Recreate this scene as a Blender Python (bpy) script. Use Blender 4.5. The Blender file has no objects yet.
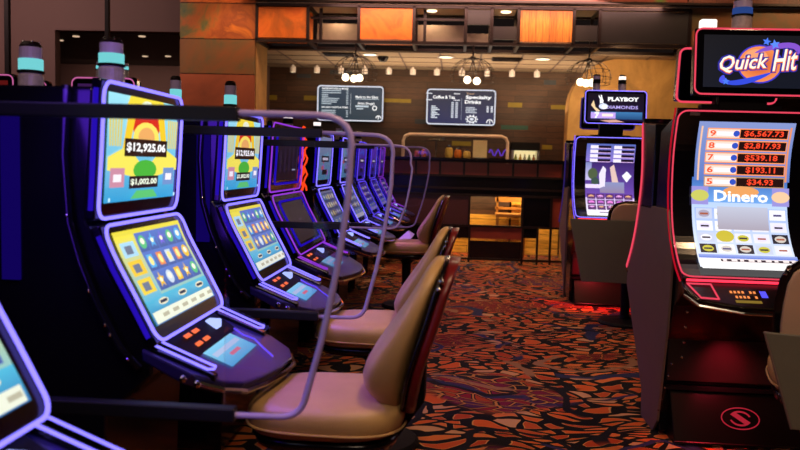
import bpy, math, random
from mathutils import Vector, Matrix
random.seed(7)
PI = math.pi
SC = bpy.context.scene
COL = SC.collection

# ------------------------------------------------------------------ camera
FPX = 778.0
CAM = Vector((0, 0, 1.4))
_v = Vector(((457 - 400) / FPX, (225 - 165) / FPX, -1)).normalized()
_z = Vector((1, -0.028, 0)).cross(_v).normalized()
_x = _v.cross(_z)
ROT = Matrix((_x, _v, _z))            # camera -> world

def at(px, py, Y):
    """point of the depth plane Y seen at a picture position of the survey"""
    d = ROT @ Vector(((px - 400) / FPX, (225 - py) / FPX, -1))
    return CAM + d * (Y / d.y)

cd = bpy.data.cameras.new('camera'); cam = bpy.data.objects.new('camera', cd); COL.objects.link(cam)
cam.matrix_world = Matrix.Translation(CAM) @ ROT.to_4x4()
cd.sensor_width = 36; cd.lens = FPX / 800 * 36
cd.clip_start = 0.05; cd.clip_end = 100
cd.dof.use_dof = True; cd.dof.focus_distance = 4.6; cd.dof.aperture_fstop = 3.2
SC.camera = cam
SC.view_settings.view_transform = 'Standard'; SC.view_settings.look = 'None'
SC.view_settings.exposure = 0.0; SC.view_settings.gamma = 1.0
SC.view_settings.use_curve_mapping = False
SC.cycles.use_denoising = True
SC.cycles.max_bounces = 7; SC.cycles.transparent_max_bounces = 24
SC.cycles.caustics_reflective = False; SC.cycles.caustics_refractive = False
SC.cycles.sample_clamp_indirect = 4.0

# ------------------------------------------------------------------ colour and materials
def lin(h):
    h = h.lstrip('#')
    r = []
    for i in (0, 2, 4):
        c = int(h[i:i + 2], 16) / 255
        r.append(c / 12.92 if c <= 0.04045 else ((c + 0.055) / 1.055) ** 2.4)
    return tuple(r)

def newmat(name):
    m = bpy.data.materials.new(name); m.use_nodes = True
    nt = m.node_tree
    return m, nt, nt.nodes['Principled BSDF'], nt.nodes['Material Output']

def mat(name, col, rough=0.5, metal=0.0, spec=0.5, bump=0.0, bscale=200, var=0.0, vscale=8, coat=0.0):
    m, nt, b, o = newmat(name)
    c = lin(col)
    b.inputs['Base Color'].default_value = (*c, 1)
    b.inputs['Roughness'].default_value = rough
    b.inputs['Metallic'].default_value = metal
    b.inputs['Specular IOR Level'].default_value = spec
    b.inputs['Coat Weight'].default_value = coat
    tc = nt.nodes.new('ShaderNodeTexCoord')
    n = nt.nodes.new('ShaderNodeTexNoise'); n.inputs['Scale'].default_value = vscale; n.inputs['Detail'].default_value = 4
    nt.links.new(tc.outputs['Object'], n.inputs['Vector'])
    r = nt.nodes.new('ShaderNodeValToRGB')
    k = max(var, 0.04)
    r.color_ramp.elements[0].position = 0.3; r.color_ramp.elements[1].position = 0.7
    r.color_ramp.elements[0].color = (*[x * (1 - k) for x in c], 1)
    r.color_ramp.elements[1].color = (*[min(1, x * (1 + k)) for x in c], 1)
    nt.links.new(n.outputs['Fac'], r.inputs['Fac']); nt.links.new(r.outputs['Color'], b.inputs['Base Color'])
    if bump:
        n2 = nt.nodes.new('ShaderNodeTexNoise'); n2.inputs['Scale'].default_value = bscale
        nt.links.new(tc.outputs['Object'], n2.inputs['Vector'])
        bp = nt.nodes.new('ShaderNodeBump'); bp.inputs['Strength'].default_value = bump; bp.inputs['Distance'].default_value = 0.01
        nt.links.new(n2.outputs['Fac'], bp.inputs['Height']); nt.links.new(bp.outputs['Normal'], b.inputs['Normal'])
    return m

def glow(name, col, s):
    m, nt, b, o = newmat(name)
    nt.nodes.remove(b)
    e = nt.nodes.new('ShaderNodeEmission'); e.inputs['Color'].default_value = (*lin(col), 1); e.inputs['Strength'].default_value = s
    nt.links.new(e.outputs[0], o.inputs[0])
    return m

def screen_mat(name, s):
    m, nt, b, o = newmat(name)
    a = nt.nodes.new('ShaderNodeVertexColor'); a.layer_name = 'Col'
    b.inputs['Base Color'].default_value = (0.01, 0.01, 0.012, 1); b.inputs['Roughness'].default_value = 0.4; b.inputs['Specular IOR Level'].default_value = .25
    nt.links.new(a.outputs['Color'], b.inputs['Emission Color']); b.inputs['Emission Strength'].default_value = s
    return m

def painted(name):
    m, nt, b, o = newmat(name)
    a = nt.nodes.new('ShaderNodeVertexColor'); a.layer_name = 'Col'
    nt.links.new(a.outputs['Color'], b.inputs['Base Color']); b.inputs['Roughness'].default_value = 0.5
    return m

def clear_mat(name, tint, gl=0.06, rough=0.03):
    m, nt, b, o = newmat(name)
    nt.nodes.remove(b)
    t = nt.nodes.new('ShaderNodeBsdfTransparent'); t.inputs[0].default_value = (*tint, 1)
    g = nt.nodes.new('ShaderNodeBsdfGlossy'); g.inputs['Roughness'].default_value = rough
    lw = nt.nodes.new('ShaderNodeLayerWeight'); lw.inputs['Blend'].default_value = 0.15
    mu = nt.nodes.new('ShaderNodeMath'); mu.operation = 'MULTIPLY_ADD'; mu.inputs[1].default_value = 0.5; mu.inputs[2].default_value = gl
    nt.links.new(lw.outputs['Facing'], mu.inputs[0])
    mx = nt.nodes.new('ShaderNodeMixShader'); nt.links.new(mu.outputs[0], mx.inputs[0])
    nt.links.new(t.outputs[0], mx.inputs[1]); nt.links.new(g.outputs[0], mx.inputs[2]); nt.links.new(mx.outputs[0], o.inputs[0])
    return m

def mottled(name, stops, scale=1.2, rough=0.45, metal=0.25, detail=6, seed=0.0, dist=1.0):
    m, nt, b, o = newmat(name)
    tc = nt.nodes.new('ShaderNodeTexCoord')
    mp = nt.nodes.new('ShaderNodeMapping'); mp.inputs['Location'].default_value = (seed, seed * 1.7, seed * .3)
    nt.links.new(tc.outputs['Object'], mp.inputs['Vector'])
    n = nt.nodes.new('ShaderNodeTexNoise'); n.inputs['Scale'].default_value = scale; n.inputs['Detail'].default_value = detail; n.inputs['Distortion'].default_value = dist
    n.inputs['Roughness'].default_value = 0.62
    nt.links.new(mp.outputs[0], n.inputs['Vector'])
    r = nt.nodes.new('ShaderNodeValToRGB')
    els = r.color_ramp.elements
    while len(els) < len(stops): els.new(0.5)
    for e, (p, c) in zip(els, stops): e.position = p; e.color = (*lin(c), 1)
    nt.links.new(n.outputs['Fac'], r.inputs['Fac']); nt.links.new(r.outputs['Color'], b.inputs['Base Color'])
    b.inputs['Roughness'].default_value = rough; b.inputs['Metallic'].default_value = metal
    return m

M = {}
M['black'] = mat('black_gloss', '#0b0a0f', 0.18, spec=0.5)
M['black2'] = mat('black_satin', '#0d0c10', 0.6, spec=.15)
M['bezel'] = mat('bezel', '#07060c', 0.15)
M['deckmat'] = mat('deck_gloss', '#2c2460', 0.28, spec=0.8)
M['chrome'] = mat('chrome', '#d8d4cf', 0.15, metal=1.0)
M['darkmetal'] = mat('dark_metal', '#241614', 0.4, metal=0.4)
M['armmat'] = mat('divider_arm', '#0b0b16', 0.5)
M['clear'] = clear_mat('acrylic', (0.95, 0.94, 0.98), 0.02)
M['glass'] = clear_mat('glass', (0.93, 0.95, 0.95), 0.03)
M['beige2'] = mat('pale_beige_vinyl', '#d0ae90', 0.45)
M['beige'] = mat('beige_vinyl', '#c09c68', 0.42, bump=0.15, bscale=350, var=0.06)
M['redback'] = mat('burgundy_shell', '#6a1418', 0.35, var=0.15, vscale=30)
M['rim'] = mat('acrylic_edge', '#b8a4ec', 0.35)
M['greyside'] = mat('taupe_panel', '#6c5850', 0.5, bump=0.1, bscale=300)
M['greyboard'] = mat('grey_green_board', '#5e5c50', 0.5, bump=0.05)
M['screen'] = screen_mat('screen_image', 1.15)
M['screen_dim'] = screen_mat('screen_image_dim', 0.75)
M['violet'] = glow('violet_edge_light', '#6a50ff', 1.2)
M['violetwhite'] = glow('violet_white_edge_light', '#7c70ff', 2.2)
M['blueedge'] = glow('blue_edge_light_and_spill', '#2c12c8', .75)
M['dimviolet'] = glow('dim_violet_edge_light', '#5038a0', .35)
M['purple'] = glow('purple_edge_light', '#a040e0', 1.0)
M['bluereflection'] = glow('blue_reflection_glow', '#2a0cb0', 0.22)  # blue reflection on the cabinet sides, made as emission
M['red'] = glow('red_edge_light', '#f04860', 1.0)
M['redhot'] = glow('pink_red_edge_light', '#ff3048', 2.2)
M['reddim'] = glow('dim_red_edge_light', '#c01028', 0.8)
M['pink'] = glow('pink_edge_light', '#e070b0', 0.7)
M['cyan'] = glow('cyan_lens', '#7adce0', 0.9)
M['bluelens'] = glow('blue_lens', '#3a5cb0', .5)
M['whitelens'] = glow('white_lens', '#fff2e4', 1.5)
M['flame'] = glow('flame_strip', '#ff4818', 1.2)
M['amber'] = glow('amber_digits', '#ff7a3a', 1.6)
M['globe'] = glow('warm_globe', '#ffe6c0', 5.0)
M['downlight'] = glow('downlight_lens', '#ffe8c0', 3.0)
M['lav'] = mat('lavender_lens', '#c8b4e0', 0.3)
M['candlebase'] = mat('frosted_base', '#c4b4b8', 0.3, var=0.2, vscale=40)
M['copper'] = mottled('orange_patina_panel', [(0.25, '#5a5230'), (0.4, '#a8561c'), (0.55, '#d06a20'), (0.7, '#b84e18'), (0.85, '#e0903a')], 2.2, seed=1)
M['copper_green'] = mottled('green_orange_patina', [(0.3, '#2c5844'), (0.42, '#6a6430'), (0.5, '#a85c20'), (0.62, '#84421c'), (0.72, '#c87420')], 1.6, seed=3.3)
M['copper_dark'] = mottled('brown_patina', [(0.3, '#4a5438'), (0.48, '#74502c'), (0.7, '#8c4a22')], 1.5, seed=8)
M['salmon'] = mottled('salmon_brown_panel', [(0.3, '#7a4028'), (0.5, '#904c30'), (0.7, '#9c5436')], 1.0, seed=5)
M['redgreen'] = mottled('rust_and_green_fascia', [(0.3, '#3c6a20'), (0.4, '#5a6a28'), (0.48, '#803820'), (0.62, '#6a2a1c'), (0.75, '#a85a20')], 0.7, seed=2.2, detail=3)
M['gold_wall'] = mottled('ochre_plaster', [(0.25, '#7a5a2c'), (0.5, '#a87c40'), (0.75, '#c09450')], 1.6, rough=0.7, metal=0, seed=9)
M['mauve'] = mat('mauve_wall', '#5c4644', 0.7, var=0.05, vscale=0.8)
M['mauve2'] = mat('mauve_panel', '#6a5650', 0.6, var=0.15, vscale=6)
M['tile'] = mat('ceiling_tile', '#b09a80', 0.8, bump=0.1)
M['blackceil'] = mat('black_ceiling', '#0c0908', 0.6)
M['darkwood'] = mat('dark_wood_panel', '#1d1516', 0.5, var=0.1)
M['dullred'] = mat('dull_red_panel', '#8a382a', 0.35, var=0.12, vscale=5)
M['mauvered'] = mat('mauve_red_panel', '#4a2426', 0.4)
M['cream'] = mat('cream_frame', '#d8c0a8', 0.4)
M['maroon'] = mat('maroon_wall', '#2a1216', 0.6)
M['seatwood'] = mat('honey_wood', '#a06a30', 0.4, var=0.2, vscale=12)
M['white'] = mat('white_paper', '#d8d4d8', 0.6)
M['yellowish'] = mat('mustard_plank', '#857414', 0.55, var=0.1)
M['tealplank'] = mat('teal_plank', '#24544c', 0.55, var=0.1)
M['blueplank'] = mat('slate_blue_plank', '#26303e', 0.55, var=0.1)
M['display'] = painted('printed_goods')

def wood(name, c1, c2, mortar, bw, rh, vertical=False, rough=0.5):
    m, nt, b, o = newmat(name)
    tc = nt.nodes.new('ShaderNodeTexCoord')
    mp = nt.nodes.new('ShaderNodeMapping')
    mp.inputs['Rotation'].default_value = (PI / 2, 0, 0) if not vertical else (PI / 2, 0, PI / 2)
    nt.links.new(tc.outputs['Object'], mp.inputs['Vector'])
    br = nt.nodes.new('ShaderNodeTexBrick'); br.inputs['Color1'].default_value = (*lin(c1), 1); br.inputs['Color2'].default_value = (*lin(c2), 1)
    br.inputs['Mortar'].default_value = (*lin(mortar), 1); br.inputs['Scale'].default_value = 1; br.inputs['Brick Width'].default_value = bw
    br.inputs['Row Height'].default_value = rh; br.inputs['Mortar Size'].default_value = 0.004; br.offset = 0.37
    nt.links.new(mp.outputs[0], br.inputs['Vector'])
    n = nt.nodes.new('ShaderNodeTexNoise'); n.inputs['Scale'].default_value = 6; n.inputs['Detail'].default_value = 6
    mp2 = nt.nodes.new('ShaderNodeMapping'); mp2.inputs['Scale'].default_value = (1, 1, 12) if not vertical else (12, 12, 1)
    nt.links.new(tc.outputs['Object'], mp2.inputs['Vector']); nt.links.new(mp2.outputs[0], n.inputs['Vector'])
    mr = nt.nodes.new('ShaderNodeMapRange'); mr.inputs['From Min'].default_value = .3; mr.inputs['From Max'].default_value = .7
    mr.inputs['To Min'].default_value = .6; mr.inputs['To Max'].default_value = 1.35
    nt.links.new(n.outputs['Fac'], mr.inputs[0])
    mx = nt.nodes.new('ShaderNodeVectorMath'); mx.operation = 'SCALE'
    nt.links.new(br.outputs['Color'], mx.inputs[0]); nt.links.new(mr.outputs[0], mx.inputs['Scale'])
    nt.links.new(mx.outputs[0], b.inputs['Base Color']); b.inputs['Roughness'].default_value = rough
    return m
M['planks'] = wood('brown_plank_wall', '#4c2f1f', '#3a2419', '#1c120c', 1.5, 0.10)
M['orangewood'] = wood('orange_wood_panel', '#c4782e', '#a86024', '#8a4c1c', 3.0, 0.09, True)
M['fasciawood'] = wood('red_brown_wood', '#6c3420', '#582818', '#3a1a10', 3.0, 0.3, True)
M['counterwood'] = wood('golden_wood', '#e8b050', '#d09838', '#5a3410', 1.0, 0.11)

def carpet():
    m, nt, b, o = newmat('casino_carpet')
    N = nt.nodes.new; L = nt.links.new
    def math_(op, a, b_=None, c=None, clamp=False):
        n = N('ShaderNodeMath'); n.operation = op; n.use_clamp = clamp
        for i, x in enumerate((a, b_, c)):
            if x is None: continue
            if isinstance(x, (int, float)): n.inputs[i].default_value = x
            else: L(x, n.inputs[i])
        return n.outputs[0]
    def mix(f, a, b_):
        n = N('ShaderNodeMix'); n.data_type = 'RGBA'
        L(f, n.inputs[0])
        for i, x in ((6, a), (7, b_)):
            if isinstance(x, str): n.inputs[i].default_value = (*lin(x), 1)
            else: L(x, n.inputs[i])
        return n.outputs[2]
    def step(x, lo, hi):
        n = N('ShaderNodeMapRange'); n.interpolation_type = 'SMOOTHSTEP'; L(x, n.inputs[0]); n.inputs[1].default_value = lo; n.inputs[2].default_value = hi
        return n.outputs[0]
    tc = N('ShaderNodeTexCoord')
    def noise(scale, detail=2, seed=0.0, vec=None):
        mp = N('ShaderNodeMapping'); mp.inputs['Location'].default_value = (seed, seed * 2.1, 0)
        L(vec or tc.outputs['Object'], mp.inputs['Vector'])
        n = N('ShaderNodeTexNoise'); n.inputs['Scale'].default_value = scale; n.inputs['Detail'].default_value = detail
        L(mp.outputs[0], n.inputs['Vector']); return n
    # warp
    w = noise(1.6, 2, 3.0)
    sub = N('ShaderNodeVectorMath'); sub.operation = 'SUBTRACT'; L(w.outputs['Color'], sub.inputs[0]); sub.inputs[1].default_value = (.5, .5, .5)
    sc = N('ShaderNodeVectorMath'); sc.operation = 'SCALE'; L(sub.outputs[0], sc.inputs[0]); sc.inputs['Scale'].default_value = 0.55
    ad = N('ShaderNodeVectorMath'); ad.operation = 'ADD'; L(tc.outputs['Object'], ad.inputs[0]); L(sc.outputs[0], ad.inputs[1])
    wv = ad.outputs[0]
    def vor(scale, feature, sx=1.0, sy=1.0, rnd=1.0, seed=0.0, vec=None):
        mp = N('ShaderNodeMapping'); mp.inputs['Scale'].default_value = (sx, sy, 0); mp.inputs['Location'].default_value = (seed, seed, 0)
        L(vec or wv, mp.inputs['Vector'])
        v = N('ShaderNodeTexVoronoi'); v.voronoi_dimensions = '2D'; v.feature = feature; v.inputs['Scale'].default_value = scale
        v.inputs['Randomness'].default_value = rnd
        L(mp.outputs[0], v.inputs['Vector']); return v
    big = vor(10.0, 'DISTANCE_TO_EDGE', 0.62, 1.25)
    bigc = vor(10.0, 'F1', 0.62, 1.25)
    gn = noise(3.2, 2, 21.0)
    ed = math_('SUBTRACT', big.outputs['Distance'], math_('MULTIPLY', gn.outputs['Fac'], .42))
    ori = step(ed, -0.04, -0.02)
    halo = step(ed, -0.005, 0.01)
    small = vor(13.5, 'DISTANCE_TO_EDGE', 0.6, 1.2, seed=4)
    smallc = vor(13.5, 'F1', 0.6, 1.2, seed=4)
    sm = step(small.outputs['Distance'], 0.14, 0.17)
    line = step(small.outputs['Distance'], 0.07, 0.045)
    sep = N('ShaderNodeSeparateColor'); L(bigc.outputs['Color'], sep.inputs[0])
    sep2 = N('ShaderNodeSeparateColor'); L(smallc.outputs['Color'], sep2.inputs[0])
    r1 = N('ShaderNodeValToRGB'); L(sep.outputs[0], r1.inputs[0]); r1.color_ramp.interpolation = 'CONSTANT'
    cols = [(0, '#bc5420'), (.35, '#a03a1a'), (.55, '#c46832'), (.75, '#a84620'), (.9, '#b88a64')]
    while len(r1.color_ramp.elements) < 5: r1.color_ramp.elements.new(.5)
    for e, (p, c) in zip(r1.color_ramp.elements, cols): e.position = p; e.color = (*lin(c), 1)
    zoneA = mix(ori, '#0a080c', mix(halo, '#c08a50', r1.outputs[0]))
    r2 = N('ShaderNodeValToRGB'); L(sep2.outputs[0], r2.inputs[0]); r2.color_ramp.interpolation = 'CONSTANT'
    cols = [(0, '#7c1428'), (.25, '#6a1238'), (.45, '#16121c'), (.6, '#983818'), (.8, '#441848')]
    while len(r2.color_ramp.elements) < 5: r2.color_ramp.elements.new(.5)
    for e, (p, c) in zip(r2.color_ramp.elements, cols): e.position = p; e.color = (*lin(c), 1)
    zoneB = mix(sm, '#120c14', r2.outputs[0])
    zoneB = mix(line, zoneB, '#b07a3c')
    zoneC = mix(line, mix(sm, '#2a0810', '#6c0c1c'), '#a4602c')
    z1 = step(noise(0.55, 1, 1.0).outputs['Fac'], 0.385, 0.41)
    z2 = step(noise(0.7, 1, 11.0).outputs['Fac'], 0.62, 0.64)
    colr = mix(z1, zoneB, zoneA)
    colr = mix(z2, colr, zoneC)
    # swirling ring bands
    for scale, lo, wd, c, seed in ((0.7, .36, .030, '#23284a', 0.3), (0.7, .24, .026, '#8a6448', 0.3), (0.95, .40, .022, '#2c2850', 5.1), (1.1, .3, .03, '#101018', 9.4)):
        rv = vor(scale, 'F1', seed=seed)
        d = rv.outputs['Distance']
        a = math_('SUBTRACT', d, lo); a = math_('ABSOLUTE', a)
        ring = step(a, wd, wd * .7)
        # half rings only
        msk = step(noise(0.9, 1, seed + 2).outputs['Fac'], 0.49, 0.52)
        colr = mix(math_('MULTIPLY', ring, msk), colr, c)
    L(colr, b.inputs['Base Color']); b.inputs['Roughness'].default_value = 0.85; b.inputs['Specular IOR Level'].default_value = 0.15
    fz = noise(260, 2); bp = N('ShaderNodeBump'); bp.inputs['Strength'].default_value = .5; bp.inputs['Distance'].default_value = .004
    L(fz.outputs['Fac'], bp.inputs['Height']); L(bp.outputs['Normal'], b.inputs['Normal'])
    return m
M['carpet'] = carpet()

# ------------------------------------------------------------------ mesh building
class MB:
    def __init__(s): s.v = []; s.f = []; s.mi = []; s.c = []; s.mats = []; s.cur = 0; s.color = None
    def mat(s, m):
        if m not in s.mats: s.mats.append(m)
        s.cur = s.mats.index(m); return s
    def face(s, idx, col=None): s.f.append(tuple(idx)); s.mi.append(s.cur); s.c.append(col)
    def add(s, vs, fs, col=None):
        o = len(s.v); s.v += [tuple(p) for p in vs]
        for f in fs: s.face([o + i for i in f], col)
    def box(s, x0, x1, y0, y1, z0, z1, col=None, mtx=None):
        vs = [Vector((x, y, z)) for z in (z0, z1) for y in (y0, y1) for x in (x0, x1)]
        if mtx: vs = [mtx @ p for p in vs]
        s.add(vs, [(0, 2, 3, 1), (4, 5, 7, 6), (0, 1, 5, 4), (2, 6, 7, 3), (0, 4, 6, 2), (1, 3, 7, 5)], col); return s
    def prism(s, poly, axis, a, b, col=None, mtx=None):
        n = len(poly)
        def mk(p, t):
            return {'x': (t, p[0], p[1]), 'y': (p[0], t, p[1]), 'z': (p[0], p[1], t)}[axis]
        vs = [Vector(mk(p, a)) for p in poly] + [Vector(mk(p, b)) for p in poly]
        if mtx: vs = [mtx @ p for p in vs]
        fs = [tuple(range(n)), tuple(reversed(range(n, 2 * n)))] + [(i, i + n, (i + 1) % n + n, (i + 1) % n) for i in range(n)]
        s.add(vs, fs, col); return s
    def rings(s, rings, cap=True, closed=False, col=None):
        n = len(rings[0]); o = len(s.v)
        for r in rings: s.v += [tuple(p) for p in r]
        k = len(rings)
        for j in range(k if closed else k - 1):
            a = o + j * n; b = o + ((j + 1) % k) * n
            for i in range(n):
                s.face((a + i, a + (i + 1) % n, b + (i + 1) % n, b + i), col)
        if cap and not closed:
            s.face(tuple(o + i for i in reversed(range(n))), col); s.face(tuple(o + (k - 1) * n + i for i in range(n)), col)
        return s
    def tube(s, pts, r, closed=False, n=8, col=None, flat=1.0):
        pts = [Vector(p) for p in pts]; m = len(pts); rs = []
        nrm = None
        for i, p in enumerate(pts):
            a = pts[i - 1] if (i > 0 or closed) else p
            b = pts[(i + 1) % m] if (i < m - 1 or closed) else p
            t = (b - a).normalized()
            if nrm is None:
                nrm = t.orthogonal().normalized()
            nrm = (nrm - t * nrm.dot(t)).normalized()
            bn = t.cross(nrm)
            rr = r[i] if isinstance(r, (list, tuple)) else r
            rs.append([p + (nrm * math.cos(2 * PI * k / n) + bn * math.sin(2 * PI * k / n) * flat) * rr for k in range(n)])
        return s.rings(rs, True, closed, col)
    def lathe(s, prof, c=(0, 0, 0), n=20, col=None):
        c = Vector(c)
        return s.rings([[c + Vector((max(r, 1e-4) * math.cos(2 * PI * k / n), max(r, 1e-4) * math.sin(2 * PI * k / n), z)) for k in range(n)] for r, z in prof], True, False, col)
    def sphere(s, c, r, n=12, sz=1.0):
        return s.lathe([(r * math.sin(PI * i / n), -r * sz * math.cos(PI * i / n)) for i in range(n + 1)], c, n * 2)
    def build(s, name, m=None, parent=None, smooth=False, bevel=0, sub=0, seg=2):
        me = bpy.data.meshes.new(name)
        me.from_pydata(s.v, [], s.f); 
        mats = s.mats if s.mats else [m]
        for x in mats: me.materials.append(x)
        for p, i in zip(me.polygons, s.mi): p.material_index = i if s.mats else 0
        if any(c is not None for c in s.c):
            ca = me.color_attributes.new('Col', 'FLOAT_COLOR', 'CORNER')
            for p, c in zip(me.polygons, s.c):
                for j, li in enumerate(p.loop_indices):
                    if c is None: ca.data[li].color = (0, 0, 0, 1)
                    elif isinstance(c[0], (tuple, list)): ca.data[li].color = (*c[j % len(c)], 1)
                    else: ca.data[li].color = (*c, 1)
        me.update()
        if smooth:
            for p in me.polygons: p.use_smooth = True
        o = bpy.data.objects.new(name, me); COL.objects.link(o)
        if parent: o.parent = parent
        if bevel:
            b = o.modifiers.new('bevel', 'BEVEL'); b.width = bevel; b.segments = seg; b.limit_method = 'ANGLE'; b.angle_limit = 0.6
        if sub:
            b = o.modifiers.new('subsurf', 'SUBSURF'); b.levels = sub; b.render_levels = sub
        if smooth and not sub:
            try:
                w = o.modifiers.new('wn', 'WEIGHTED_NORMAL')
            except Exception: pass
        return o

def empty(name, loc, label, cat, group=None, rz=0):
    o = bpy.data.objects.new(name, None); COL.objects.link(o)
    o.location = loc; o.rotation_euler.z = rz; o.empty_display_size = 0.1
    return tag(o, label, cat, group)
def tag(o, label, cat, group=None):
    o['label'] = label; o['category'] = cat
    if group: o['group'] = group
    return o
def struct(o): o['kind'] = 'structure'; return o

_tc = {}
def text_geo(body, bold=0.0, shear=0.0):
    k = (body, bold, shear)
    if k not in _tc:
        cu = bpy.data.curves.new('t', 'FONT'); cu.body = body; cu.size = 1; cu.offset = bold
        cu.align_x = 'CENTER'; cu.resolution_u = 2
        ob = bpy.data.objects.new('t', cu)
        me = bpy.data.meshes.new_from_object(ob)
        vs = [Vector((v.co.x + shear * v.co.y, v.co.y)) for v in me.vertices]; fs = [tuple(p.vertices) for p in me.polygons]
        x0 = min(v.x for v in vs); x1 = max(v.x for v in vs); y0 = min(v.y for v in vs); y1 = max(v.y for v in vs)
        vs = [((v.x - (x0 + x1) / 2) / (x1 - x0), (v.y - (y0 + y1) / 2) / (y1 - y0)) for v in vs]
        _tc[k] = (vs, fs); bpy.data.objects.remove(ob); bpy.data.meshes.remove(me); bpy.data.curves.remove(cu)
    return _tc[k]

class Surf:
    """surface swept from a profile (x,z) listed bottom to top; coordinates a (0..W across, left to right for the viewer), b (0..H up)"""
    def __init__(s, prof, W, y0=None):
        s.p = prof; s.W = W; s.y0 = -W / 2 if y0 is None else y0
        s.L = [0]
        for i in range(1, len(prof)):
            s.L.append(s.L[-1] + math.dist(prof[i - 1], prof[i]))
        s.H = s.L[-1]
    def __call__(s, a, b, off=0.0):
        b_ = min(max(b, 0), s.H)
        i = 0
        while i < len(s.L) - 2 and b_ > s.L[i + 1]: i += 1
        t = (b - s.L[i]) / (s.L[i + 1] - s.L[i])
        (x0, z0), (x1, z1) = s.p[i], s.p[i + 1]
        d = math.dist((x0, z0), (x1, z1)); nx, nz = (z1 - z0) / d, -(x1 - x0) / d
        return Vector((x0 + (x1 - x0) * t + nx * off, s.y0 + a, z0 + (z1 - z0) * t + nz * off))

def smoothprof(pts, n=6):
    out = []
    P = [pts[0]] + list(pts) + [pts[-1]]
    for i in range(1, len(P) - 2):
        for k in range(n):
            t = k / n; a, b, c, d = P[i - 1], P[i], P[i + 1], P[i + 2]
            out.append(tuple(0.5 * ((2 * b[j]) + (c[j] - a[j]) * t + (2 * a[j] - 5 * b[j] + 4 * c[j] - d[j]) * t * t + (3 * b[j] - a[j] - 3 * c[j] + d[j]) * t ** 3) for j in (0, 1)))
    out.append(pts[-1]); return out

def rr(a0, b0, a1, b1, r, n=5, step=None):
    pts = []
    for cx, cy, t0 in ((a1 - r, b1 - r, 0), (a0 + r, b1 - r, PI / 2), (a0 + r, b0 + r, PI), (a1 - r, b0 + r, 1.5 * PI)):
        for k in range(n + 1):
            t = t0 + PI / 2 * k / n; pts.append((cx + r * math.cos(t), cy + r * math.sin(t)))
    if step:
        out = []
        for i, p in enumerate(pts):
            q = pts[(i + 1) % len(pts)]; d = math.dist(p, q); k = max(1, int(d / step))
            for j in range(k): out.append((p[0] + (q[0] - p[0]) * j / k, p[1] + (q[1] - p[1]) * j / k))
        pts = out
    return pts

class Art:
    """flat artwork laid on a Surf, colour per face"""
    def __init__(s, S, base=0.004): s.S = S; s.m = MB(); s.z = base
    def up(s, d=0.0003): s.z += d; return s
    def rect(s, a0, b0, a1, b1, c, c2=None, nv=1):
        fine = 0.016 if isinstance(s.S, Surf) and len(s.S.p) > 3 else 0.06
        c = lin(c) if isinstance(c, str) else c; c2 = c if c2 is None else (lin(c2) if isinstance(c2, str) else c2)
        s.up()
        nv = max(nv, int(abs(b1 - b0) / fine))
        for k in range(nv):
            t0, t1 = k / nv, (k + 1) / nv
            q0 = tuple(c[i] + (c2[i] - c[i]) * t0 for i in range(3)); q1 = tuple(c[i] + (c2[i] - c[i]) * t1 for i in range(3))
            y0 = b0 + (b1 - b0) * t0; y1 = b0 + (b1 - b0) * t1
            s.m.add([s.S(a0, y0, s.z), s.S(a1, y0, s.z), s.S(a1, y1, s.z), s.S(a0, y1, s.z)], [(0, 1, 2, 3)], (q0, q0, q1, q1))
        return s
    def poly(s, pts, c):
        s.up(); c = lin(c) if isinstance(c, str) else c
        s.m.add([s.S(a, b, s.z) for a, b in pts], [tuple(range(len(pts)))], c); return s
    def disc(s, a, b, r, c, ry=None, n=16, c2=None):
        ry = ry or r; s.up(); c = lin(c) if isinstance(c, str) else c
        pts = [s.S(a, b, s.z)] + [s.S(a + r * math.cos(2 * PI * k / n), b + ry * math.sin(2 * PI * k / n), s.z) for k in range(n)]
        e = lin(c2) if c2 else c
        s.m.add(pts, [], None)
        o = len(s.m.v) - len(pts)
        for k in range(n): s.m.face((o, o + 1 + k, o + 1 + (k + 1) % n), (c, e, e))
        return s
    def ring(s, a, b, r, w, c, ry=None, rot=0, t0=0, t1=2 * PI, n=28, taper=False):
        s.up(); c = lin(c) if isinstance(c, str) else c; ry = ry or r
        vs = []
        for k in range(n + 1):
            t = t0 + (t1 - t0) * k / n
            ww = w * (math.sin(PI * k / n) ** .6 if taper else 1)
            for q in (ww / 2, -ww / 2):
                x = (r + q) * math.cos(t); y = (ry + q) * math.sin(t)
                vs.append(s.S(a + x * math.cos(rot) - y * math.sin(rot), b + x * math.sin(rot) + y * math.cos(rot), s.z))
        s.m.add(vs, [(2 * k, 2 * k + 1, 2 * k + 3, 2 * k + 2) for k in range(n)], c); return s
    def text(s, body, a, b, w, h, c, bold=0.0, shear=0.0, slope=0.0):
        s.up(); c = lin(c) if isinstance(c, str) else c
        vs, fs = text_geo(body, bold, shear)
        s.m.add([s.S(a + x * w, b + y * h + slope * x * w, s.z) for x, y in vs], fs, c); return s
    def star(s, a, b, r, c, n=5, k=.45, rot=0):
        return s.poly([(a + (r if i % 2 == 0 else r * k) * math.sin(PI * i / n + rot), b + (r if i % 2 == 0 else r * k) * math.cos(PI * i / n + rot)) for i in range(2 * n)], c)
    def build(s, name, m, parent): return s.m.build(name, m, parent)

def loop_on(S, a0, b0, a1, b1, r, off, rad, mb, step=0.04):
    mb.tube([S(a, b, off) for a, b in rr(a0, b0, a1, b1, r, 5, step)], rad, closed=True, n=8)

def slab(S, thick, mb, col=None, n=None):
    """solid sheet of the surface, thick behind"""
    bs = sorted(set([min(x, S.H) for x in S.L]))
    r = []
    for b in bs:
        r.append([S(0, b, 0), S(S.W, b, 0), S(S.W, b, -thick), S(0, b, -thick)])
    mb.rings(r)

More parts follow.
